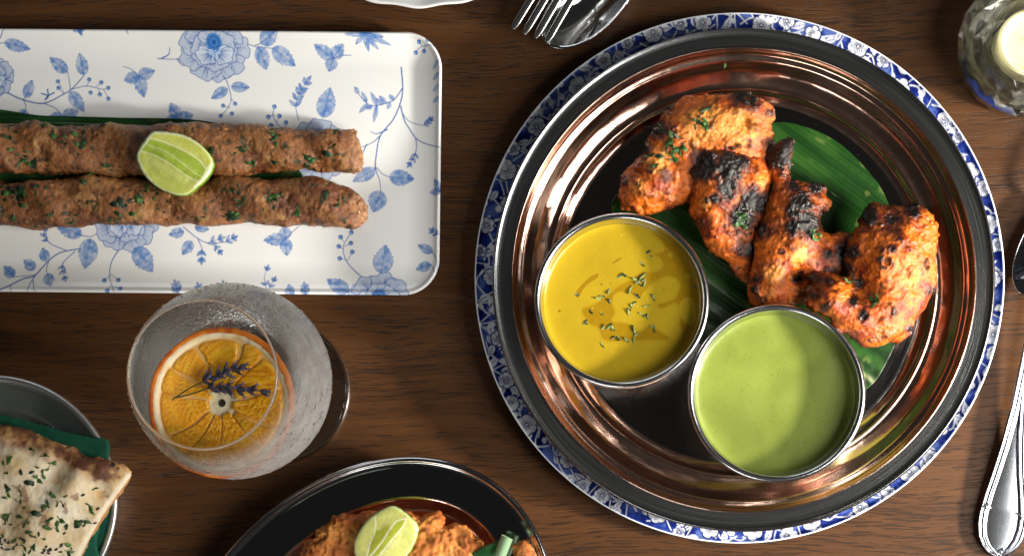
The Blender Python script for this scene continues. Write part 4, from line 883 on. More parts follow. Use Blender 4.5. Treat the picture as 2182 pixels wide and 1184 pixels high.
# ------------------------------------------------------------------ oval dish with fried pieces
OX, OY = 760, 1430; OA = math.atan2(.798, .602)
def oval(rows, nseg=260):
    """rows of (long half axis px, short half axis px, height)"""
    V = []
    for A, B, z in rows:
        t = np.arange(nseg) * 2 * math.pi / nseg; x = A * np.cos(t); y = B * np.sin(t)
        px = OX + x * math.cos(OA) - y * math.sin(OA); py = OY - (x * math.sin(OA) + y * math.cos(OA)); X, Y = P(px, py, z); V.append(np.c_[X, Y, np.full(nseg, z)])
    return np.array(V).reshape(-1, 3), grid_quads(len(rows), nseg, False, True)
def make_oval():
    t = thing('oval_dish', 'oval metal dish with a wide dark mirror rim holding fried pieces', 'dish')
    zr = 1.0; e = spline([(497, .86), (500, .95), (496, 1.01), (490, 1.015), (486, .985), (482, .97)], 5, False)
    V, Q = oval([(a, a - 125, z) for a, z in e]); obj('rim', raw_mesh('rim', V, Q[:, ::-1]), M_steel, t)
    e = spline([(482.5, .968), (479, .955), (476, .962), (470, .955), (440, .93), (416, .915)], 5, False)
    V, Q = oval([(a, a - 125 - (482 - a) * .14, z) for a, z in e]); V[:, 2] += .004 * fbm(V, 1, 2, 4); obj('lip', raw_mesh('lip', V, Q[:, ::-1]), M_darksteel, t)
    e = spline([(416.5, .914), (412, .90), (409, .86), (398, .60), (380, .38), (340, .30), (200, .29), (140, .29)], 6, False)
    V, Q = oval([(a, max(5, a - 134), z) for a, z in e]); V[:, 2] += .008 * fbm(V, 3, 3, 4); obj('well', raw_mesh('well', V, Q[:, ::-1]), M_copper, t)
    V, Q = oval([(497, 372, .86), (480, 355, .84), (425, 292, .82), (400, 270, .3), (300, 170, .02), (140, 8, .0)]); obj('underside', raw_mesh('underside', V, Q), M_steel, t)
M_darksteel = mat('dark_mirror_steel', (.30, .34, .335), .11, 1, bump=[(2, .02, 2, ONE)])
make_oval()
def fried(outline, zc, seed, label, k=.75, lift=None):
    V, Q = body(outline, zc, k, .6, .03, .8, lift, .10, seed); N = vnormals(V, Q)
    a = fbm(V, 2.4, 4, seed); b = fbm(V, 6, 4, seed + 9); c = fbm(V, 16, 3, seed + 19); kn = 1 - np.abs(fbm(V, 4.2, 3, seed + 29)) * 2.4
    V = V + N * (.08 * a + .06 * b + .040 * c + .045 * kn + .016 * fbm(V, 30, 2, seed + 39))[:, None]
    C = mixc(np.tile((.74, .26, .05), (len(V), 1)), (.44, .12, .02), sstep(-.15, .35, a + .4 * b)); C = mixc(C, (.78, .35, .075), .8 * sstep(.0, .4, -a + .4 * c)); C = mixc(C, (.10, .032, .010), .8 * sstep(.12, .45, -b - .08)); C = C * (1 + .3 * c)[:, None]
    obj('fried_piece', raw_mesh('fried_piece', V, Q, True, np.c_[np.clip(C, .005, 1), np.clip(.4 + .6 * b, 0, 1)]), M_fried, None, label, 'fried food', 'fried pieces in the oval dish')
fried([(640, 1240), (646, 1184), (650, 1160), (668, 1140), (690, 1118), (720, 1105), (750, 1100), (790, 1098), (820, 1110), (830, 1150), (815, 1240)], .85, 3, 'left brown fried piece in the oval dish, half under the lime')
fried([(825, 1240), (830, 1150), (842, 1105), (872, 1090), (890, 1098), (905, 1102), (930, 1100), (944, 1112), (948, 1125), (975, 1122), (1000, 1132), (1008, 1148), (1035, 1165), (1050, 1200), (1030, 1250)], .85, 13, 'right orange fried piece in the oval dish, beside the lime')
fried([(1092, 1240), (1094, 1190), (1102, 1160), (1120, 1158), (1138, 1172), (1146, 1200), (1140, 1250)], 1.1, 23, 'small fried piece lying on the right lip of the oval dish')
def leaf_roll():
    t = thing('rolled_leaf', 'rolled green leaf garnish with a pale cut end in the oval dish', 'leaf')
    p = [P3(1010, 1198, 1.1), P3(1045, 1176, 1.2), P3(1070, 1164, 1.28), P3(1080, 1152, 1.32)]; p = spline(p, 6, False)
    V, F = sweep(p, np.linspace(.42, .20, len(p)), np.linspace(.14, .1, len(p)), ns=20, power=2); b = MB(); b.add(V, F); me = b.mesh('roll'); set_col(me, mixc(np.tile((.02, .10, .03), (len(V), 1)), (.05, .18, .05), sstep(-.2, .5, fbm(np.array(V), 5, 3, 2)))); obj('roll', me, M_leaf, t)
    th = np.linspace(0, 3.4 * math.pi, 50); r = .05 + .012 * th; c = np.array(P3(1076, 1160, 1.34)); ax = np.array([.25, .5, .1]); ax2 = np.array([.86, -.5, 0]) * 1.0
    V = []; 
    for s in np.linspace(0, 1, 6):
        for a, rr in zip(th, r): V.append(c + np.array([.16, .40, .05]) * (s - .6) + np.array([.9, -.36, 0]) * rr * .9 * math.cos(a) + np.array([0, 0, 1]) * rr * math.sin(a))
    V = np.array(V); Q = grid_quads(6, 50); V2 = np.concatenate([V, V + (0, 0, .012)]); Q2 = np.concatenate([Q, Q[:, ::-1] + len(V)]); obj('curl', raw_mesh('curl', V2, Q2, True, np.tile((.22, .34, .20), (len(V2), 1))), M_leaf, t)
leaf_roll()

# ------------------------------------------------------------------ naan, napkin and round steel plate
def make_naan():
    zr = .62; cx, cy = P(-18, 1066, zr); ro = 2.68 * (D - zr) / D
    pr = smooth_prof([(.001, .02), (ro * .8, .02), (ro * .97, .4), (ro - .02, zr - .1), (ro, zr - .03), (ro - .03, zr + .03), (ro - .10, zr + .03), (ro - .15, zr - .01), (ro - .17, zr - .06), (ro - .3, zr - .16), (ro - .6, zr - .33), (ro * .62, .15), (.001, .13)], 7)
    V, Q = lathe(pr, cx, cy, 240); V[:, 2] += .006 * fbm(V, 1.4, 3, 3); obj('round_plate', raw_mesh('round_plate', V, Q[:, ::-1]), M_platesteel, None, 'round worn steel plate with a rolled rim under the green napkin and flatbread', 'plate')
    t = thing('napkin', 'folded dark green cloth napkin between the flatbread and the round steel plate', 'napkin')
    Mc = mat('green_cloth', col=True, rough=.85, spec=.2, bump=[(70, .6, 2, (1, 1.6, 1)), (5, .2, 2, ONE)])
    def cloth(outline, zc, hm, seed, name, lift=None):
        V, Q = body(outline, zc, .5, .4, .035, hm, lift, 0, seed); N = vnormals(V, Q); V = V + N * (.02 * fbm(V, 2.5, 3, seed) + .012 * np.sin((V[:, 1] * .95 + V[:, 0] * .25) * 16) * (N[:, 2] > .2) * .5)[:, None]
        C = np.tile((.010, .085, .052), (len(V), 1)) * (1 + .25 * fbm(V, 3, 3, seed + 2) + .12 * np.sin(V[:, 0] * 160) * np.sin(V[:, 1] * 160))[:, None]; obj(name, raw_mesh(name, V, Q, True, np.clip(C, .002, 1)), Mc, t)
    cloth([(-90, 900), (0, 886), (60, 905), (130, 935), (200, 960), (240, 1010), (243, 1060), (238, 1120), (228, 1180), (215, 1240), (-90, 1260)], .52, .14, 3, 'lower_fold')
    cloth([(-90, 880), (0, 884), (60, 897), (120, 913), (180, 928), (225, 934), (233, 941), (232, 985), (222, 1030), (216, 1090), (206, 1150), (190, 1240), (-90, 1240)], .72, .17, 5, 'upper_fold')
    t2 = thing('flatbread', 'torn naan flatbread with a charred edge, chopped herbs and black seeds', 'bread')
    ol = [(-90, 905), (0, 908), (34, 911), (68, 920), (102, 935), (147, 949), (191, 971), (232, 981), (266, 993), (279, 1004), (281, 1013), (266, 1035), (246, 1060), (222, 1096), (205, 1123), (188, 1155), (171, 1190), (150, 1235), (60, 1270), (-90, 1270)]
    bf = bumpfield([(60, 1010, 40, .16), (150, 1060, 30, .20), (90, 1130, 36, .22), (30, 1080, 26, -.10), (130, 1010, 20, -.14), (175, 1005, 24, .16), (215, 1050, 16, -.10), (20, 960, 26, .10), (115, 965, 18, .10), (225, 1000, 14, .08)], 1.0)
    V, Q = body(ol, 1.0, .62, .5, .026, .34, bf, .055, 9); N = vnormals(V, Q); a = fbm(V, 2, 4, 9); b = fbm(V, 7, 3, 12); V = V + N * (.045 * a + .016 * b + .006 * fbm(V, 18, 2, 14))[:, None]; N = vnormals(V, Q)
    px, py = PX(V[:, 0], V[:, 1], V[:, 2]); top = np.interp(px, [-90, 0, 68, 102, 147, 191, 232, 266, 281], [905, 908, 920, 935, 949, 971, 981, 993, 1008]); dt = py - top
    cutx = np.interp(py, [1000, 1013, 1060, 1096, 1123, 1190, 1240], [281, 281, 246, 222, 205, 171, 150]); dc = cutx - px
    C = mixc(np.tile((.74, .63, .44), (len(V), 1)), (.64, .48, .27), sstep(-.1, .4, a + .3 * b)); C = mixc(C, (.80, .74, .60), sstep(.1, .5, -a) * .7)
    C = mixc(C, (.52, .27, .08), sstep(.22, .5, fbm(V, 2.6, 4, 44)) * .65); C = mixc(C, (.20, .07, .02), sstep(.42, .56, fbm(V, 4.5, 3, 45)) * .7)
    br = sstep(52, 6, dt + 26 * a + 10 * b - np.interp(px, [0, 150, 260], [0, 12, 22])); n2 = fbm(V, 2.6, 4, 71); n3 = fbm(V, 9, 3, 72); crc = mixc(mixc(np.tile((.52, .27, .085), (len(V), 1)), (.30, .105, .025), sstep(-.15, .35, n2 + .4 * n3)), (.66, .42, .17), sstep(.1, .45, -n2 + .5 * n3)); C = np.where(br[:, None] > 0, C * (1 - br[:, None] * .95) + crc * br[:, None] * .95, C); C = mixc(C, (.10, .032, .012), sstep(.35, .85, br + .5 * gauss_px(V, [(190, 985, 22, .9), (225, 1000, 26, 1.1), (100, 945, 14, .6), (245, 995, 14, .9), (130, 960, 16, .8)]) + .55 * n2 + .3 * n3 - .55) * .95)
    C = mixc(C, (.02, .012, .008), sstep(.75, 1.0, gauss_px(V, [(240, 988, 9, 1.1), (222, 1010, 10, .9), (252, 998, 6, 1.0), (205, 1008, 8, .8)]) + .4 * b))
    crumb = sstep(17, 13, dc + 2 * b) * sstep(1003, 1012, py); C = mixc(C, (.74, .64, .47), crumb); C = mixc(C, (.45, .20, .05), sstep(2.6, .8, dc) * (py > 1005) * .9)
    obj('crust', raw_mesh('crust', V, Q, True, np.c_[np.clip(C * (1 + .10 * b)[:, None], .004, 1), np.clip(.4 + .5 * a, 0, 1)]), M_bread, t2)
    z = lambda l: [(x / 2.931, 780 + y / 2.931) for x, y in l]
    sp = z([(40, 595), (20, 605), (60, 580), (35, 685), (40, 665), (130, 660), (160, 662), (200, 660), (195, 515), (270, 640), (260, 655), (290, 650), (240, 675), (220, 690), (180, 725), (185, 740), (240, 710), (275, 690), (20, 790), (40, 770), (50, 755), (10, 830), (30, 815), (50, 805), (110, 810), (100, 830), (125, 790), (85, 850), (130, 845), (150, 885), (290, 815), (330, 800), (410, 815), (370, 860), (360, 858), (390, 857), (240, 855), (285, 870), (295, 860), (240, 895), (260, 895), (225, 920), (245, 922), (40, 930), (45, 950), (50, 975), (30, 965), (120, 935), (130, 960), (155, 985), (170, 965), (180, 955), (310, 955), (305, 970), (340, 995), (350, 1000), (375, 960), (390, 965), (295, 1010), (290, 1000), (245, 1025), (245, 1050), (270, 1080), (200, 1005), (180, 1030), (190, 1050), (170, 1045), (210, 1060), (415, 1000), (400, 1003), (470, 970), (490, 985), (510, 990), (530, 980), (545, 970), (440, 980), (570, 885), (580, 910), (605, 850), (560, 880), (90, 1090), (80, 1070), (95, 1120), (15, 1060), (40, 1135), (60, 1140), (150, 1130), (170, 1150), (190, 1140), (210, 1130), (225, 1115), (150, 1170), (380, 1120), (400, 1130), (420, 1115), (435, 1120), (360, 1100), (440, 1160), (430, 1170), (335, 1150), (270, 560), (290, 555), (265, 575), (310, 605), (330, 610), (440, 1065), (230, 630), (590, 760)])
    sp = [q for i, q in enumerate(sp) if i % 3]
    sprinkle(t2, V, N, sp, HERBS + HERBS_LIGHT[:2], 6, scale=(.65, 1.35), up=.006)
    b_ = MB(); Vs, Fs = sweep([(-.04, 0, 0), (-.025, 0, .004), (0, 0, .006), (.025, 0, .004), (.04, 0, 0)], [.008, .03, .04, .03, .008], [.008, .028, .036, .028, .008], ns=8, power=2); b_.add(Vs, Fs); sd = b_.mesh('seed'); set_col(sd, np.tile((.008, .008, .010), (len(Vs), 1)))
    ss = z([(520, 805), (610, 887), (68, 990), (398, 1043), (35, 1085), (5, 1095), (10, 1110), (50, 1105), (140, 1080), (155, 1085), (150, 1095), (265, 1165), (280, 1140), (300, 1150), (290, 1125), (310, 1140), (320, 1145), (275, 1155), (350, 1140), (385, 1108), (375, 1160), (208, 740), (590, 975), (15, 1130), (425, 1165), (300, 1165), (5, 1075), (130, 1075)])
    sprinkle(t2, V, N, ss, [sd], 8, 'seed', (.8, 1.15), .012)
make_naan()

# ------------------------------------------------------------------ stemmed gin glass
def clear_glass(name, tint=(.96, .97, .97), frost=0.0, rough=.03, bump=None, refl=1.0):
    """thin-walled glass: lets light straight through, mirrors more at grazing angles, with mist and a painted-in window reflection where the Col mask is bright"""
    m = bpy.data.materials.new(name); m.use_nodes = True; nt = m.node_tree; nt.nodes.remove(nt.nodes['Principled BSDF']); L = nt.links.new; N = nt.nodes.new
    out = nt.nodes['Material Output']; tr = N('ShaderNodeBsdfTransparent'); tr.inputs[0].default_value = (*tint, 1)
    gl = N('ShaderNodeBsdfGlossy'); gl.inputs['Roughness'].default_value = rough; fr = N('ShaderNodeLayerWeight'); fr.inputs[0].default_value = .28
    mul = N('ShaderNodeMath'); mul.operation = 'MULTIPLY'; mul.inputs[1].default_value = refl; L(fr.outputs['Fresnel'], mul.inputs[0])
    mx = N('ShaderNodeMixShader'); L(mul.outputs[0], mx.inputs[0]); L(tr.outputs[0], mx.inputs[1]); L(gl.outputs[0], mx.inputs[2]); last = mx
    if frost:
        at = N('ShaderNodeAttribute'); at.attribute_name = 'Col'; tc = N('ShaderNodeTexCoord')
        n = N('ShaderNodeTexNoise'); n.inputs['Scale'].default_value = 3; n.inputs['Detail'].default_value = 4; L(tc.outputs['Object'], n.inputs['Vector'])
        v = N('ShaderNodeTexVoronoi'); v.inputs['Scale'].default_value = 42; L(tc.outputs['Object'], v.inputs['Vector'])
        r = N('ShaderNodeMapRange'); r.inputs[1].default_value = .3; r.inputs[2].default_value = .7; r.inputs[3].default_value = .72; r.inputs[4].default_value = 1.12; L(n.outputs[0], r.inputs[0])
        r2 = N('ShaderNodeMapRange'); r2.inputs[1].default_value = .1; r2.inputs[2].default_value = .5; r2.inputs[3].default_value = .62; r2.inputs[4].default_value = 1.2; L(v.outputs['Distance'], r2.inputs[0])
        a = N('ShaderNodeMath'); a.operation = 'MULTIPLY'; L(r.outputs[0], a.inputs[0]); L(r2.outputs[0], a.inputs[1])
        b = N('ShaderNodeMath'); b.operation = 'MULTIPLY'; L(a.outputs[0], b.inputs[0]); L(at.outputs['Fac'], b.inputs[1])
        c = N('ShaderNodeMath'); c.operation = 'MULTIPLY'; c.inputs[1].default_value = frost; c.use_clamp = True; L(b.outputs[0], c.inputs[0])
        df = N('ShaderNodeBsdfDiffuse'); df.inputs[0].default_value = (.95, .96, .95, 1); tl = N('ShaderNodeBsdfTranslucent'); tl.inputs[0].default_value = (.95, .96, .95, 1)
        g2 = N('ShaderNodeBsdfGlossy'); g2.inputs['Roughness'].default_value = .12
        m1 = N('ShaderNodeMixShader'); m1.inputs[0].default_value = .42; L(df.outputs[0], m1.inputs[1]); L(tl.outputs[0], m1.inputs[2])
        m1b = N('ShaderNodeMixShader'); m1b.inputs[0].default_value = .22; L(m1.outputs[0], m1b.inputs[1]); L(g2.outputs[0], m1b.inputs[2])
        m2 = N('ShaderNodeMixShader'); L(c.outputs[0], m2.inputs[0]); L(mx.outputs[0], m2.inputs[1]); L(m1b.outputs[0], m2.inputs[2]); last = m2
        bp = N('ShaderNodeBump'); bp.inputs['Strength'].default_value = .5; bp.inputs['Distance'].default_value = .02; L(v.outputs['Distance'], bp.inputs['Height'])
        n3 = N('ShaderNodeTexNoise'); n3.inputs['Scale'].default_value = 16; L(tc.outputs['Object'], n3.inputs['Vector']); b3 = N('ShaderNodeBump'); b3.inputs['Strength'].default_value = .6; b3.inputs['Distance'].default_value = .03; L(n3.outputs[0], b3.inputs['Height']); L(bp.outputs[0], b3.inputs['Normal'])
        for q in (gl, df, g2): L(b3.outputs[0], q.inputs['Normal'])
    L(last.outputs[0], out.inputs['Surface']); return m
GX, GY = P(590, 832, 0); GX, GY = float(GX), float(GY)
def make_glass():
    t = thing('stemmed_glass', 'misted balloon gin glass on a stem with an orange slice inside', 'glass'); 
    Mg, Mf = clear_glass('thin_glass', refl=1.1), clear_glass('misted_glass', frost=.40, refl=1.0)
    outer = spline([(.10, 2.0), (.16, 2.12), (.45, 2.3), (.95, 2.62), (1.42, 3.15), (1.74, 3.8), (1.855, 4.44), (1.80, 5.1), (1.64, 5.9), (1.47, 6.6), (1.335, 7.08)], 8, False)
    lip = spline([(1.335, 7.08), (1.325, 7.12), (1.30, 7.125), (1.285, 7.09)], 4, False)
    V, Q = lathe(outer, GX, GY, 160); z = V[:, 2]; m = sstep(6.9, 6.0, z) * sstep(2.2, 3.0, z); ag = np.arctan2(V[:, 1] - GY, V[:, 0] - GX); m = m * np.clip(.55 + .75 * np.cos(ag + .45) - .45 * np.exp(-((ag - 1.6) / .8) ** 2) + .75 * np.exp(-((np.abs(ag) - 3.1) / .55) ** 2), .10, 1.6); obj('bowl', raw_mesh('bowl', V, Q, True, np.repeat(m[:, None], 3, 1)), Mf, t)  # mist mask; the left lobe also paints in the bright window reflection
    b = MB(); R = np.random.default_rng(12); zz, rrr = outer[:, 1], outer[:, 0]
    for k in range(1300):
        z0 = R.uniform(2.9, 6.3); r0 = np.interp(z0, zz, rrr); dr = (np.interp(z0 + .05, zz, rrr) - np.interp(z0 - .05, zz, rrr)) / .1; a = R.uniform(0, 6.283)
        if R.random() > .35 + .65 * max(math.cos(a + .4), .8 * math.exp(-((abs(a - math.pi) / .7) ** 2))): continue
        n_ = np.array([math.cos(a), math.sin(a), -dr]); n_ /= np.linalg.norm(n_); t1 = np.array([-math.sin(a), math.cos(a), 0]); t2 = np.cross(n_, t1); c = np.array([GX + r0 * math.cos(a), GY + r0 * math.sin(a), z0]); q = R.uniform(.010, .030) * (1.5 if R.random() < .08 else 1); st = R.uniform(1, 1.5)
        ring = [c + q * (math.cos(p) * t1 + math.sin(p) * t2 * st) for p in np.arange(6) * math.pi / 3]; mid = [c + n_ * q * .5 + .65 * q * (math.cos(p) * t1 + math.sin(p) * t2 * st) for p in np.arange(6) * math.pi / 3]
        b.add(ring + mid + [c + n_ * q * .7], [(i, (i + 1) % 6, 6 + (i + 1) % 6, 6 + i) for i in range(6)] + [(6 + i, 6 + (i + 1) % 6, 12) for i in range(6)])
    obj('condensation', b.mesh('condensation'), clear_glass('water_drop', (.97, .98, .98), rough=.05, refl=2.6), t, kind='stuff')
    V, Q = lathe(lip, GX, GY, 160); obj('lip', raw_mesh('lip', V, Q), mat('lip_glass', (.95, .97, .98), .04, 0, trans=.85, ior=1.5), t)
    st = spline([(.10, 2.0), (.085, 1.7), (.08, 1.2), (.085, .7), (.12, .35), (.22, .2)], 6, False); V, Q = lathe(st, GX, GY, 48); obj('stem', raw_mesh('stem', V, Q), Mg, t)
    ft = spline([(.22, .2), (.6, .13), (1.1, .095), (1.45, .085), (1.53, .08), (1.555, .05), (1.53, .02), (1.4, .015), (.8, .03), (.001, .06)], 6, False); V, Q = lathe(ft, GX, GY, 160); obj('foot', raw_mesh('foot', V, Q), Mg, t)
    rim = spline([(1.47, .09), (1.49, .115), (1.54, .115), (1.565, .07), (1.55, .025), (1.49, .012)], 4, False); V, Q = lathe(rim, GX, GY, 160); obj('foot_rim', raw_mesh('foot_rim', V, Q), clear_glass('rim_glass', refl=1.8, rough=.06), t)
    rr = np.r_[np.linspace(.001, 1.70, 30), 1.74, 1.775]; pr = np.c_[rr, 4.9 + .05 * np.exp(-(1.79 - rr) / .05)]
    V, Q = lathe(pr, GX, GY, 128); V[:, 2] += .008 * fbm(V, 3, 2, 2); obj('drink', raw_mesh('drink', V, Q), clear_glass('clear_drink', (.95, .96, .95), refl=.8), None, 'clear drink filling the misted gin glass to just under the orange slice', 'drink')
make_glass()
def make_orange():
    t = thing('orange_slice', 'dried orange slice floating inside the gin glass', 'orange slice'); z = 5.02; cx, cy = P(472, 858, z); cx, cy = float(cx), float(cy); s = (D - z) / D; a, b = 1.54 * s, 1.60 * s
    n = 240; th = np.arange(n) * 2 * math.pi / n; wob = 1 + .02 * fbm(np.c_[np.cos(th), np.sin(th), th * 0], 1.6, 3, 4) + .006 * fbm(np.c_[np.cos(th), np.sin(th), th * 0], 9, 2, 4)
    Mo = mat('orange_flesh', col=True, rough=.3, spec=.5, coat=.25, sss=.3, ssr=(.15, .06, .01), bump=[(20, .5, 3, ONE)]); Mp = mat('orange_peel', col=True, rough=.5, spec=.4, bump=[(26, .6, 3, ONE)])
    def ringmesh(rows, colf, seed):
        V = []
        for r, zz in rows: V.append(np.c_[cx + a * r * wob * np.cos(th), cy + b * r * wob * np.sin(th), np.full(n, z + zz)])
        V = np.array(V).reshape(-1, 3); Q = grid_quads(len(rows), n, False, True); q = np.repeat([r for r, _ in rows], n); return V, Q, colf(V, q, np.tile(th, len(rows)))
    V, Q, C = ringmesh([(.925, -.10), (.95, -.14), (1.0, -.10), (1.01, 0), (.995, .07), (.965, .10), (.935, .085)], lambda V, r, t: mixc(np.tile((.72, .20, .012), (len(V), 1)), (.50, .10, .006), sstep(-.2, .4, fbm(V, 4, 3, 7))), 1)
    V += .012 * np.c_[fbm(V, 9, 2, 1), fbm(V, 9, 2, 2), fbm(V, 9, 2, 3)]; obj('peel', raw_mesh('peel', V, Q[:, ::-1], True, C), Mp, t)
    nseg = 11; ph = [i * 2 * math.pi / nseg + .12 * math.sin(i * 2.3) + .2 for i in range(nseg)]
    rows = [(r, 0) for r in np.r_[np.linspace(.055, .84, 28), np.linspace(.852, .965, 12)]]
    V, Q, C = ringmesh(rows, lambda V, r, t: mixc(np.tile((.88, .76, .50), (len(V), 1)), (.82, .56, .22), sstep(-.1, .5, fbm(V, 5, 3, 3)) * .8), 2)
    r = np.repeat([q for q, _ in rows], n); V[:, 2] += .055 * sstep(.85, .91, r) + .02 * fbm(V, 6, 3, 6) + .0; V[:, 2] -= .02 * sstep(.2, .1, r)
    C = mixc(C, (.82, .44, .08), sstep(.16, .3, r) * sstep(.88, .83, r) * .85); C = mixc(C, (.78, .70, .46), sstep(.26, .15, r)); lo = V.copy(); lo[:, 2] -= .14; m = len(V)
    obj('pith', raw_mesh('pith', np.concatenate([V, lo]), np.concatenate([Q[:, ::-1], Q + m]), True, np.concatenate([C, C])), Mp, t)
    for i in range(nseg):
        t0, t1 = ph[i], ph[(i + 1) % nseg] + (2 * math.pi if i == nseg - 1 else 0); nu, nv = 34, 26; u = np.linspace(0, 1, nu); v = np.linspace(0, 1, nv); U, Wv = np.meshgrid(u, v, indexing='ij')
        gap = .008 / (.2 + U * .6); T = t0 + gap + (t1 - t0 - 2 * gap) * Wv + .05 * np.sin(U * 5 + i); rr = .13 + .05 * (i % 3 == 0) + .03 * (i % 2) + (.738 - .05 * (i % 3 == 0) - .03 * (i % 2) + .018 * np.sin(i * 1.9)) * U * (1 - .07 * np.abs(2 * Wv - 1) ** 6 * U)
        w = 1 + .02 * fbm(np.c_[np.cos(T.ravel()), np.sin(T.ravel()), T.ravel() * 0], 1.6, 3, 4).reshape(T.shape); X = cx + a * rr * w * np.cos(T); Y = cy + b * rr * w * np.sin(T)
        prf = np.clip(np.minimum(np.minimum(U, 1 - U) * 14, np.minimum(Wv, 1 - Wv) * 15), 0, 1) ** .5; fib = vnoise(np.c_[rr.ravel() * 9, T.ravel() * rr.ravel() * 42, np.full(rr.size, i * 3.1)], 5).reshape(U.shape); fib2 = vnoise(np.c_[rr.ravel() * 22, T.ravel() * rr.ravel() * 60, np.full(rr.size, i * 7.1)], 6).reshape(U.shape)
        Z = z - .03 + .075 * prf + .016 * fib * prf + .007 * fib2; V = np.stack([X, Y, Z], -1).reshape(-1, 3)
        f = fib.ravel() + .5 * fib2.ravel(); C = mixc(np.tile((.86, .36, .008), (len(V), 1)), (.92, .52, .04), sstep(-.1, .6, f)); C = mixc(C, (.64, .23, .006), sstep(.1, .7, -f) * .7); C = mixc(C, (.46, .30, .015), sstep(.0, .5, fbm(V, 2, 2, i)) * .45)
        obj('segment', raw_mesh('segment', V, grid_quads(nu, nv), True, C), Mo, t)
    return z
OZ = make_orange()
def lavender(pts, bud_from, label, seed):
    t = thing('lavender_sprig', label, 'lavender', 'lavender sprigs on the orange slice'); R = np.random.default_rng(seed); z = OZ + .16
    p = spline([P3(x, y, z + dz) for x, y, dz in pts], 10, False); b = MB(); V, F = sweep(p, np.linspace(.035, .02, len(p)), np.linspace(.035, .02, len(p)), ns=8, power=2); b.add(V, F)
    me = b.mesh('stem'); set_col(me, mixc(np.tile((.10, .085, .03), (len(V), 1)), (.17, .15, .05), sstep(-.2, .4, fbm(np.array(V), 6, 2, seed)))); obj('stem', me, M_lav, t)
    bs = []
    for k in range(3):
        L = .145; q = np.array([(0, 0, 0), (.03, 0, .004), (.07, 0, .008), (.11, 0, .006), (L, 0, .0)]); V, F = sweep(q, [.02, .062, .07, .062, .03], [.02, .058, .066, .058, .03], ns=10, power=2)
        V = np.array(V); ridg = .006 * np.sin(np.arctan2(V[:, 2], V[:, 1]) * 5); V[:, 1] *= 1 + ridg * 14; V[:, 2] *= 1 + ridg * 14; b = MB(); b.add(V, F)
        for s in (-1, 1): Vp, Fp = sweep([(L - .01, 0, 0), (L + .03, .012 * s, .01), (L + .055, .03 * s, .012)], [.03, .03, .012], [.012, .012, .006], ns=6); b.add(Vp, Fp)
        me = b.mesh('bud'); W_ = np.array(b.v); base = [np.array([.060, .056, .075]), np.array([.085, .078, .10]), np.array([.04, .037, .048])][k]; cc = mixc(np.tile(base, (len(W_), 1)), (.15, .15, .29), sstep(L - .02, L + .03, W_[:, 0])); set_col(me, cc * (1 + .3 * vnoise(W_ * 40, k))[:, None]); bs.append(me)
    n = len(p); i0 = int(bud_from * n)
    for j in range(22):
        i = min(n - 2, i0 + int((n - i0) * (j // 4 + .3 * R.random()) / 5.6)); d = p[i + 1] - p[i]; a0 = math.atan2(d[1], d[0]); side = (j % 4 - 1.5) / 1.5
        o = obj('bud', bs[R.integers(3)], M_lav, t); o.location = p[i] + np.array([0, 0, .015 + .02 * (1 - abs(side))]); o.rotation_euler = (R.uniform(0, 6), -R.uniform(.05, .5) * (1 - abs(side) * .6), a0 + side * .75 + R.normal(0, .15)); k = R.uniform(.85, 1.2); o.scale = (k, k, k)
    o = obj('bud', bs[1], M_lav, t); o.location = p[-2]; o.rotation_euler = (0, 0, math.atan2(*(p[-1] - p[-2])[1::-1]))
M_lav = mat('dried_lavender', col=True, rough=.7, spec=.2, bump=[(60, .4, 2, ONE)])
lavender([(366, 852, 0), (400, 829, .04), (430, 814, .06), (470, 797, .05), (512, 781, .04)], .52, 'upper lavender sprig lying on the dried orange slice', 3)
lavender([(370, 848, .03), (410, 838, .05), (452, 826, .07), (500, 828, .06), (558, 832, .05)], .46, 'lower lavender sprig crossing the centre of the dried orange slice', 9)

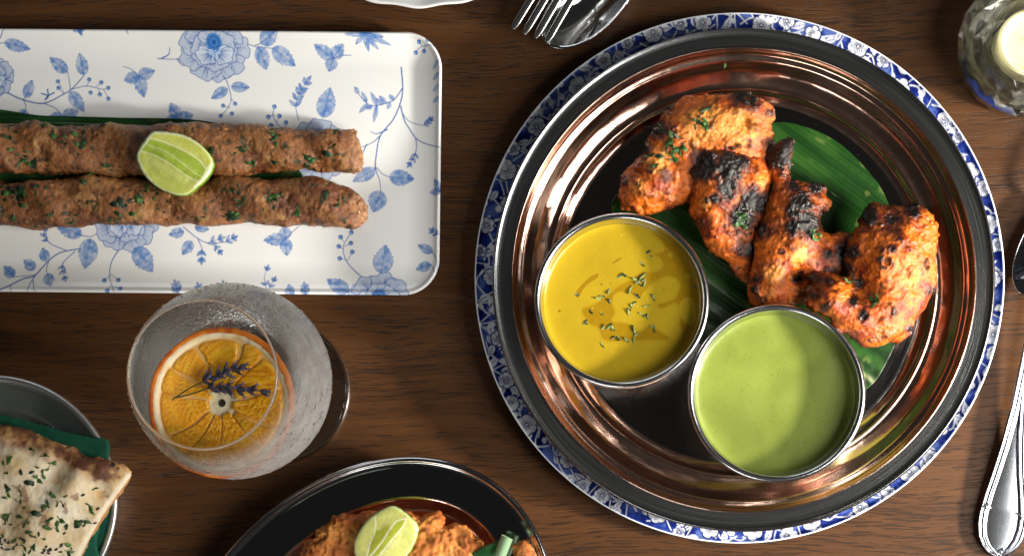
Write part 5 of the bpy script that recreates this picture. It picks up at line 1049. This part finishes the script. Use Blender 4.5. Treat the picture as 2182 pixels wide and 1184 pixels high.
# ------------------------------------------------------------------ cutlery
def spoon_bowl(c, ang, a, b, z0, depth, name_, parent, m, tiltz=0):
    """egg-shaped hollow bowl: c centre px, ang long axis, a/b half axes in px"""
    nr, nt = 22, 72; V = []
    for side in (0, 1):
        for r in (np.linspace(.001, 1, nr) if not side else np.linspace(1.015, .001, nr)):
            for t in np.arange(nt) * 2 * math.pi / nt:
                u = a * r * math.cos(t); v = b * r * math.sin(t) * (1 + .16 * math.cos(t)); zz = z0 + depth * (r * r - 1) * .01 * a * .35 + tiltz * u / a - (.05 if side and r < 1 else 0) - (.025 if side and r >= 1 else 0)
                px = c[0] + u * math.cos(ang) - v * math.sin(ang); py = c[1] - (u * math.sin(ang) + v * math.cos(ang)); V.append(P3(px, py, zz))
    Q = grid_quads(2 * nr, nt, False, True); return obj(name_, raw_mesh(name_, V, Q), m, parent)
def make_cutlery():
    t = thing('table_spoon', 'shiny spoon under the fork tines at the top edge of the table', 'spoon', None)
    ang = math.atan2(60, 62) + .08; spoon_bowl((1262, 2), math.atan2(-75, -85) , 132, 60, .52, .78, 'bowl', t, M_cutlery)
    b = MB(); V, F = sweep(spline([P3(1352, -78, .54), P3(1385, -112, .72), P3(1450, -180, .62), P3(1560, -300, .2)], 8, False), .22, .09, ns=14); b.add(V, F); obj('handle', b.mesh('handle'), M_cutlery, t)
    t = thing('table_fork', 'steel fork with four tines lying over the spoon at the top edge', 'fork', None)
    tips = [(1093, 62), (1117, 73), (1141, 81), (1165, 90)]; d = np.array([.52, -.855]); 
    for i, (x, y) in enumerate(tips):
        q = np.array([x, y], float); pts = [P3(*(q + d * s + np.array([1.2 * i * s / 100 * -1, 0])), .58 + .10 * math.sin(s / 150 * 2.4)) for s in (0, 8, 30, 70, 110, 150)]
        b = MB(); V, F = sweep(spline(pts, 4, False), np.interp(np.linspace(0, 1, 21), [0, .04, .3, 1], [.055, .085, .15, .165]), np.interp(np.linspace(0, 1, 21), [0, .1, 1], [.05, .08, .1]), ns=16, power=4.5); b.add(V, F); obj('tine', b.mesh('tine'), M_satin, t)
    b = MB(); c0 = np.array([1129, 76.]) + d * 150; V, F = sweep(spline([P3(*(c0), .64), P3(*(c0 + d * 50), .66), P3(*(c0 + d * 90), .66), P3(*(c0 + d * 140), .7), P3(*(c0 + d * 300), .3)], 6, False), np.interp(np.linspace(0, 1, 25), [0, .25, .5, .7, 1], [.93, .9, .4, .2, .3]), .1, ns=18, power=3.5); b.add(V, F); obj('handle', b.mesh('handle'), M_satin, t)
M_satin = mat('satin_cutlery', (.66, .67, .66), .24, 1, bump=[(90, .03, 2, ONE)])
make_cutlery()
def make_handle():
    t = thing('cutlery_handle', 'silver knife handle with ribbed edges and crossed ribbons at the right edge', 'knife')
    S = np.linspace(0, 1, 90); ctr = spline([(2126, 1186), (2131, 1140), (2137, 1100), (2148, 1020), (2160, 940), (2173, 860), (2187, 770), (2200, 690), (2212, 600), (2226, 480)], 10, False)
    L = np.r_[0, np.cumsum(np.hypot(*np.diff(ctr, axis=0).T))]; tot = L[-1]; Ls = np.linspace(0, 1, 110) ** 1.5 * tot
    cx, cy = np.interp(Ls, L, ctr[:, 0]), np.interp(Ls, L, ctr[:, 1]); w = np.interp(Ls, [0, 3, 10, 22, 40, 65, 90, 130, 180, 240, 320, 420, 520, 720], [1, 14, 26, 38, 48, 53, 53, 47, 37, 27, 18, 13, 11, 10])
    zc = np.interp(Ls, [0, 100, 300, 500, 720], [.16, .18, .34, .46, .3]); nv = 61; v = np.linspace(-1, 1, nv); V = []
    dx, dy = np.gradient(cx), np.gradient(cy); l = np.hypot(dx, dy); nx, ny = -dy / l, dx / l
    for k in range(len(Ls)):
        wu = w[k] / 100; q = np.abs(v); e = (1 - q) * wu; be = lambda c, s: np.exp(-((e - c) / s) ** 2)
        sc = min(1, wu / .3); zz = zc[k] + .014 * (1 - v * v) * min(1, wu / .4) + sc * (.055 * be(.045, .032) + .045 * be(.135, .030)) - .05 * sc * np.exp(-(e / .02) ** 2)
        for j in range(nv): V.append(P3(cx[k] + nx[k] * w[k] * v[j], cy[k] + ny[k] * w[k] * v[j], zz[j]))
    V = np.array(V); lo = V.copy(); lo[:, 2] = np.repeat(zc, nv) - .10 * (1 - np.tile(v, len(Ls)) ** 2) ** .5 - .01; m = len(V); nu = len(Ls); Q = grid_quads(nu, nv); idx = np.arange(m).reshape(nu, nv)
    loop = np.concatenate([idx[:-1, 0], idx[-1, :-1], idx[:0:-1, -1], idx[0, :0:-1]]); q = np.stack([loop, loop + m, np.roll(loop, -1) + m, np.roll(loop, -1)], 1)
    obj('grip', raw_mesh('grip', np.concatenate([V, lo]), np.concatenate([Q, Q[:, ::-1] + m, q[:, ::-1]])), M_handle, t)
    for x, y, a in ((2101, 1080, .45), (2176, 1096, 2.35), (2122, 1178, -.25), (2133, 1176, .9)):
        for s in (.55, -.55) if y < 1100 else (.0,):
            b = MB(); c = np.array([x, y], float); dd = np.array([math.cos(a + s), -math.sin(a + s)]); Vv, F = sweep([P3(*(c - dd * 11), .22), P3(*(c - dd * 5), .275), P3(*c, .29), P3(*(c + dd * 5), .275), P3(*(c + dd * 11), .22)], [.03, .045, .05, .045, .03], .04, ns=8, power=2); b.add(Vv, F); obj('ribbon', b.mesh('ribbon'), M_handle, t)
    t2 = thing('dessert_spoon', 'spoon bowl poking in at the right edge beside the tray', 'spoon'); spoon_bowl((2215, 528), math.atan2(-86, -32), 104, 43, .42, 1.0, 'bowl', t2, M_cutlery)
    b = MB(); V, F = sweep(spline([P3(2247, 432, .44), P3(2260, 400, .56), P3(2290, 300, .5), P3(2330, 160, .2)], 8, False), .2, .09, ns=14); b.add(V, F); obj('handle', b.mesh('handle'), M_cutlery, t2)
M_handle = mat('worn_silver', (.50, .53, .58), .13, 1)
make_handle()

# ------------------------------------------------------------------ white bowl at the top edge
def make_bowl():
    z = 1.1; cx, cy = P(893, -371, z); ro = 3.87 * (D - z) / D
    pr = smooth_prof([(.001, .05), (ro * .4, .05), (ro * .45, .02), (ro * .5, .1), (ro * .8, .55), (ro * .97, z - .06), (ro, z - .01), (ro - .02, z + .02), (ro - .06, z + .01), (ro - .22, z - .10), (ro * .88, z - .22), (ro * .8, .62), (ro * .6, .28), (.001, .2)], 7)
    V, Q = lathe(pr, cx, cy, 300); th = np.arctan2(V[:, 1] - cy, V[:, 0] - cx); r = np.hypot(V[:, 0] - cx, V[:, 1] - cy); k = 1 + .006 * np.cos(th * 24) * sstep(.85, 1, r / ro); V[:, 0] = cx + (V[:, 0] - cx) * k; V[:, 1] = cy + (V[:, 1] - cy) * k
    obj('white_bowl', raw_mesh('white_bowl', V, Q[:, ::-1]), M_white, None, 'white china bowl just cut by the top edge, above the platter', 'bowl')
make_bowl()

# ------------------------------------------------------------------ cut-glass candle holder
def cut_glass():
    m = bpy.data.materials.new('cut_glass'); m.use_nodes = True; nt = m.node_tree; b = nt.nodes['Principled BSDF']; L = nt.links.new
    b.inputs['Base Color'].default_value = (.96, .96, .94, 1); b.inputs['Roughness'].default_value = .03; b.inputs['Transmission Weight'].default_value = 1; b.inputs['IOR'].default_value = 1.52
    tr = nt.nodes.new('ShaderNodeBsdfTransparent'); tr.inputs[0].default_value = (.95, .95, .92, 1); mx = nt.nodes.new('ShaderNodeMixShader'); mx.inputs[0].default_value = .25
    gs = nt.nodes.new('ShaderNodeBsdfGlossy'); gs.inputs['Roughness'].default_value = .06; gs.inputs[0].default_value = (.97, .97, .94, 1); m3 = nt.nodes.new('ShaderNodeMixShader'); m3.inputs[0].default_value = .62; L(mx.outputs[0], m3.inputs[1]); L(gs.outputs[0], m3.inputs[2])
    L(tr.outputs[0], mx.inputs[1]); L(b.outputs[0], mx.inputs[2]); L(m3.outputs[0], nt.nodes['Material Output'].inputs['Surface']); return m
def make_candle():
    t = thing('candle_holder', 'clear cut glass candle holder with pointed facets in the top right corner', 'candle holder')
    zt = 1.25; cx, cy = P(2201, 88, zt); cx, cy = float(cx), float(cy); s = (D - zt) / D; n = 20; b = MB()
    def ring(r, z, off=0, n_=n): a = (np.arange(n_) + off) * 2 * math.pi / n_; return np.c_[cx + r * np.cos(a), cy + r * np.sin(a), np.full(n_, z)]
    rows = [(1.30, .04, 0, 0), (1.44, .16, .5, 0), (1.46, .42, 0, 0), (1.53, .78, .5, 0), (1.36, .98, 0, -.06), (1.50, 1.22, .5, 0), (1.25, 1.02, 0, 0), (1.12, 1.34, .5, 0), (1.02, 1.10, 0, 0), (.93, 1.30, .5, 0), (.86, .95, 0, 0), (.79, .42, .5, 0), (.76, .28, 0, 0)]
    R = [ring(r * s, z, o) for r, z, o, _ in rows]; V = np.concatenate(R + [np.array([[cx, cy, .28], [cx, cy, .04]])]); F = []
    for k in range(len(R) - 1):
        o = k % 2
        for i in range(n):
            a, a2 = k * n + i, k * n + (i + 1) % n; c, c2 = (k + 1) * n + i, (k + 1) * n + (i + 1) % n
            if o == 0: F += [(a, a2, c), (a2, c2, c)]
            else: F += [(a, c2, c), (a, a2, c2)]
    m = len(R) * n
    for i in range(n): F.append((m - n + i, m - n + (i + 1) % n, m)); F.append(((i + 1) % n, i, m + 1))
    b.add(V, F); obj('dish', b.mesh('dish', False), cut_glass(), t)
    pr = [(.001, .0), (1.42 * s, .0), (1.45 * s, .05), (1.40 * s, .12), (.001, .12)]
    t2 = thing('candle', 'pale cream candle sitting in the cut glass holder', 'candle'); zw = 1.15
    pr = smooth_prof([(.001, .34), (.66 * s, .34), (.70 * s, .5), (.715 * s, zw - .1), (.70 * s, zw - .02), (.66 * s, zw + .03), (.60 * s, zw - .01), (.52 * s, zw - .07), (.3 * s, zw - .10), (.001, zw - .10)], 6); V, Q = lathe(pr, cx, cy, 96); V[:, 2] += .012 * fbm(V, 4, 3, 2)
    obj('wax', raw_mesh('wax', V, Q[:, ::-1]), mat('cream_wax', (.72, .70, .46), .4, 0, sss=.5, ssr=(.3, .25, .12), bump=[(12, .2, 3, ONE)]), t2)
    b2 = MB(); V, F = sweep([(cx, cy, zw - .12), (cx + .01, cy, zw + .02), (cx + .03, cy + .01, zw + .12)], .03, .03, up=(1, 0, 0), ns=8, power=2); b2.add(V, F); obj('wick', b2.mesh('wick'), mat('wick', (.03, .025, .02), .9), t2)
make_candle()
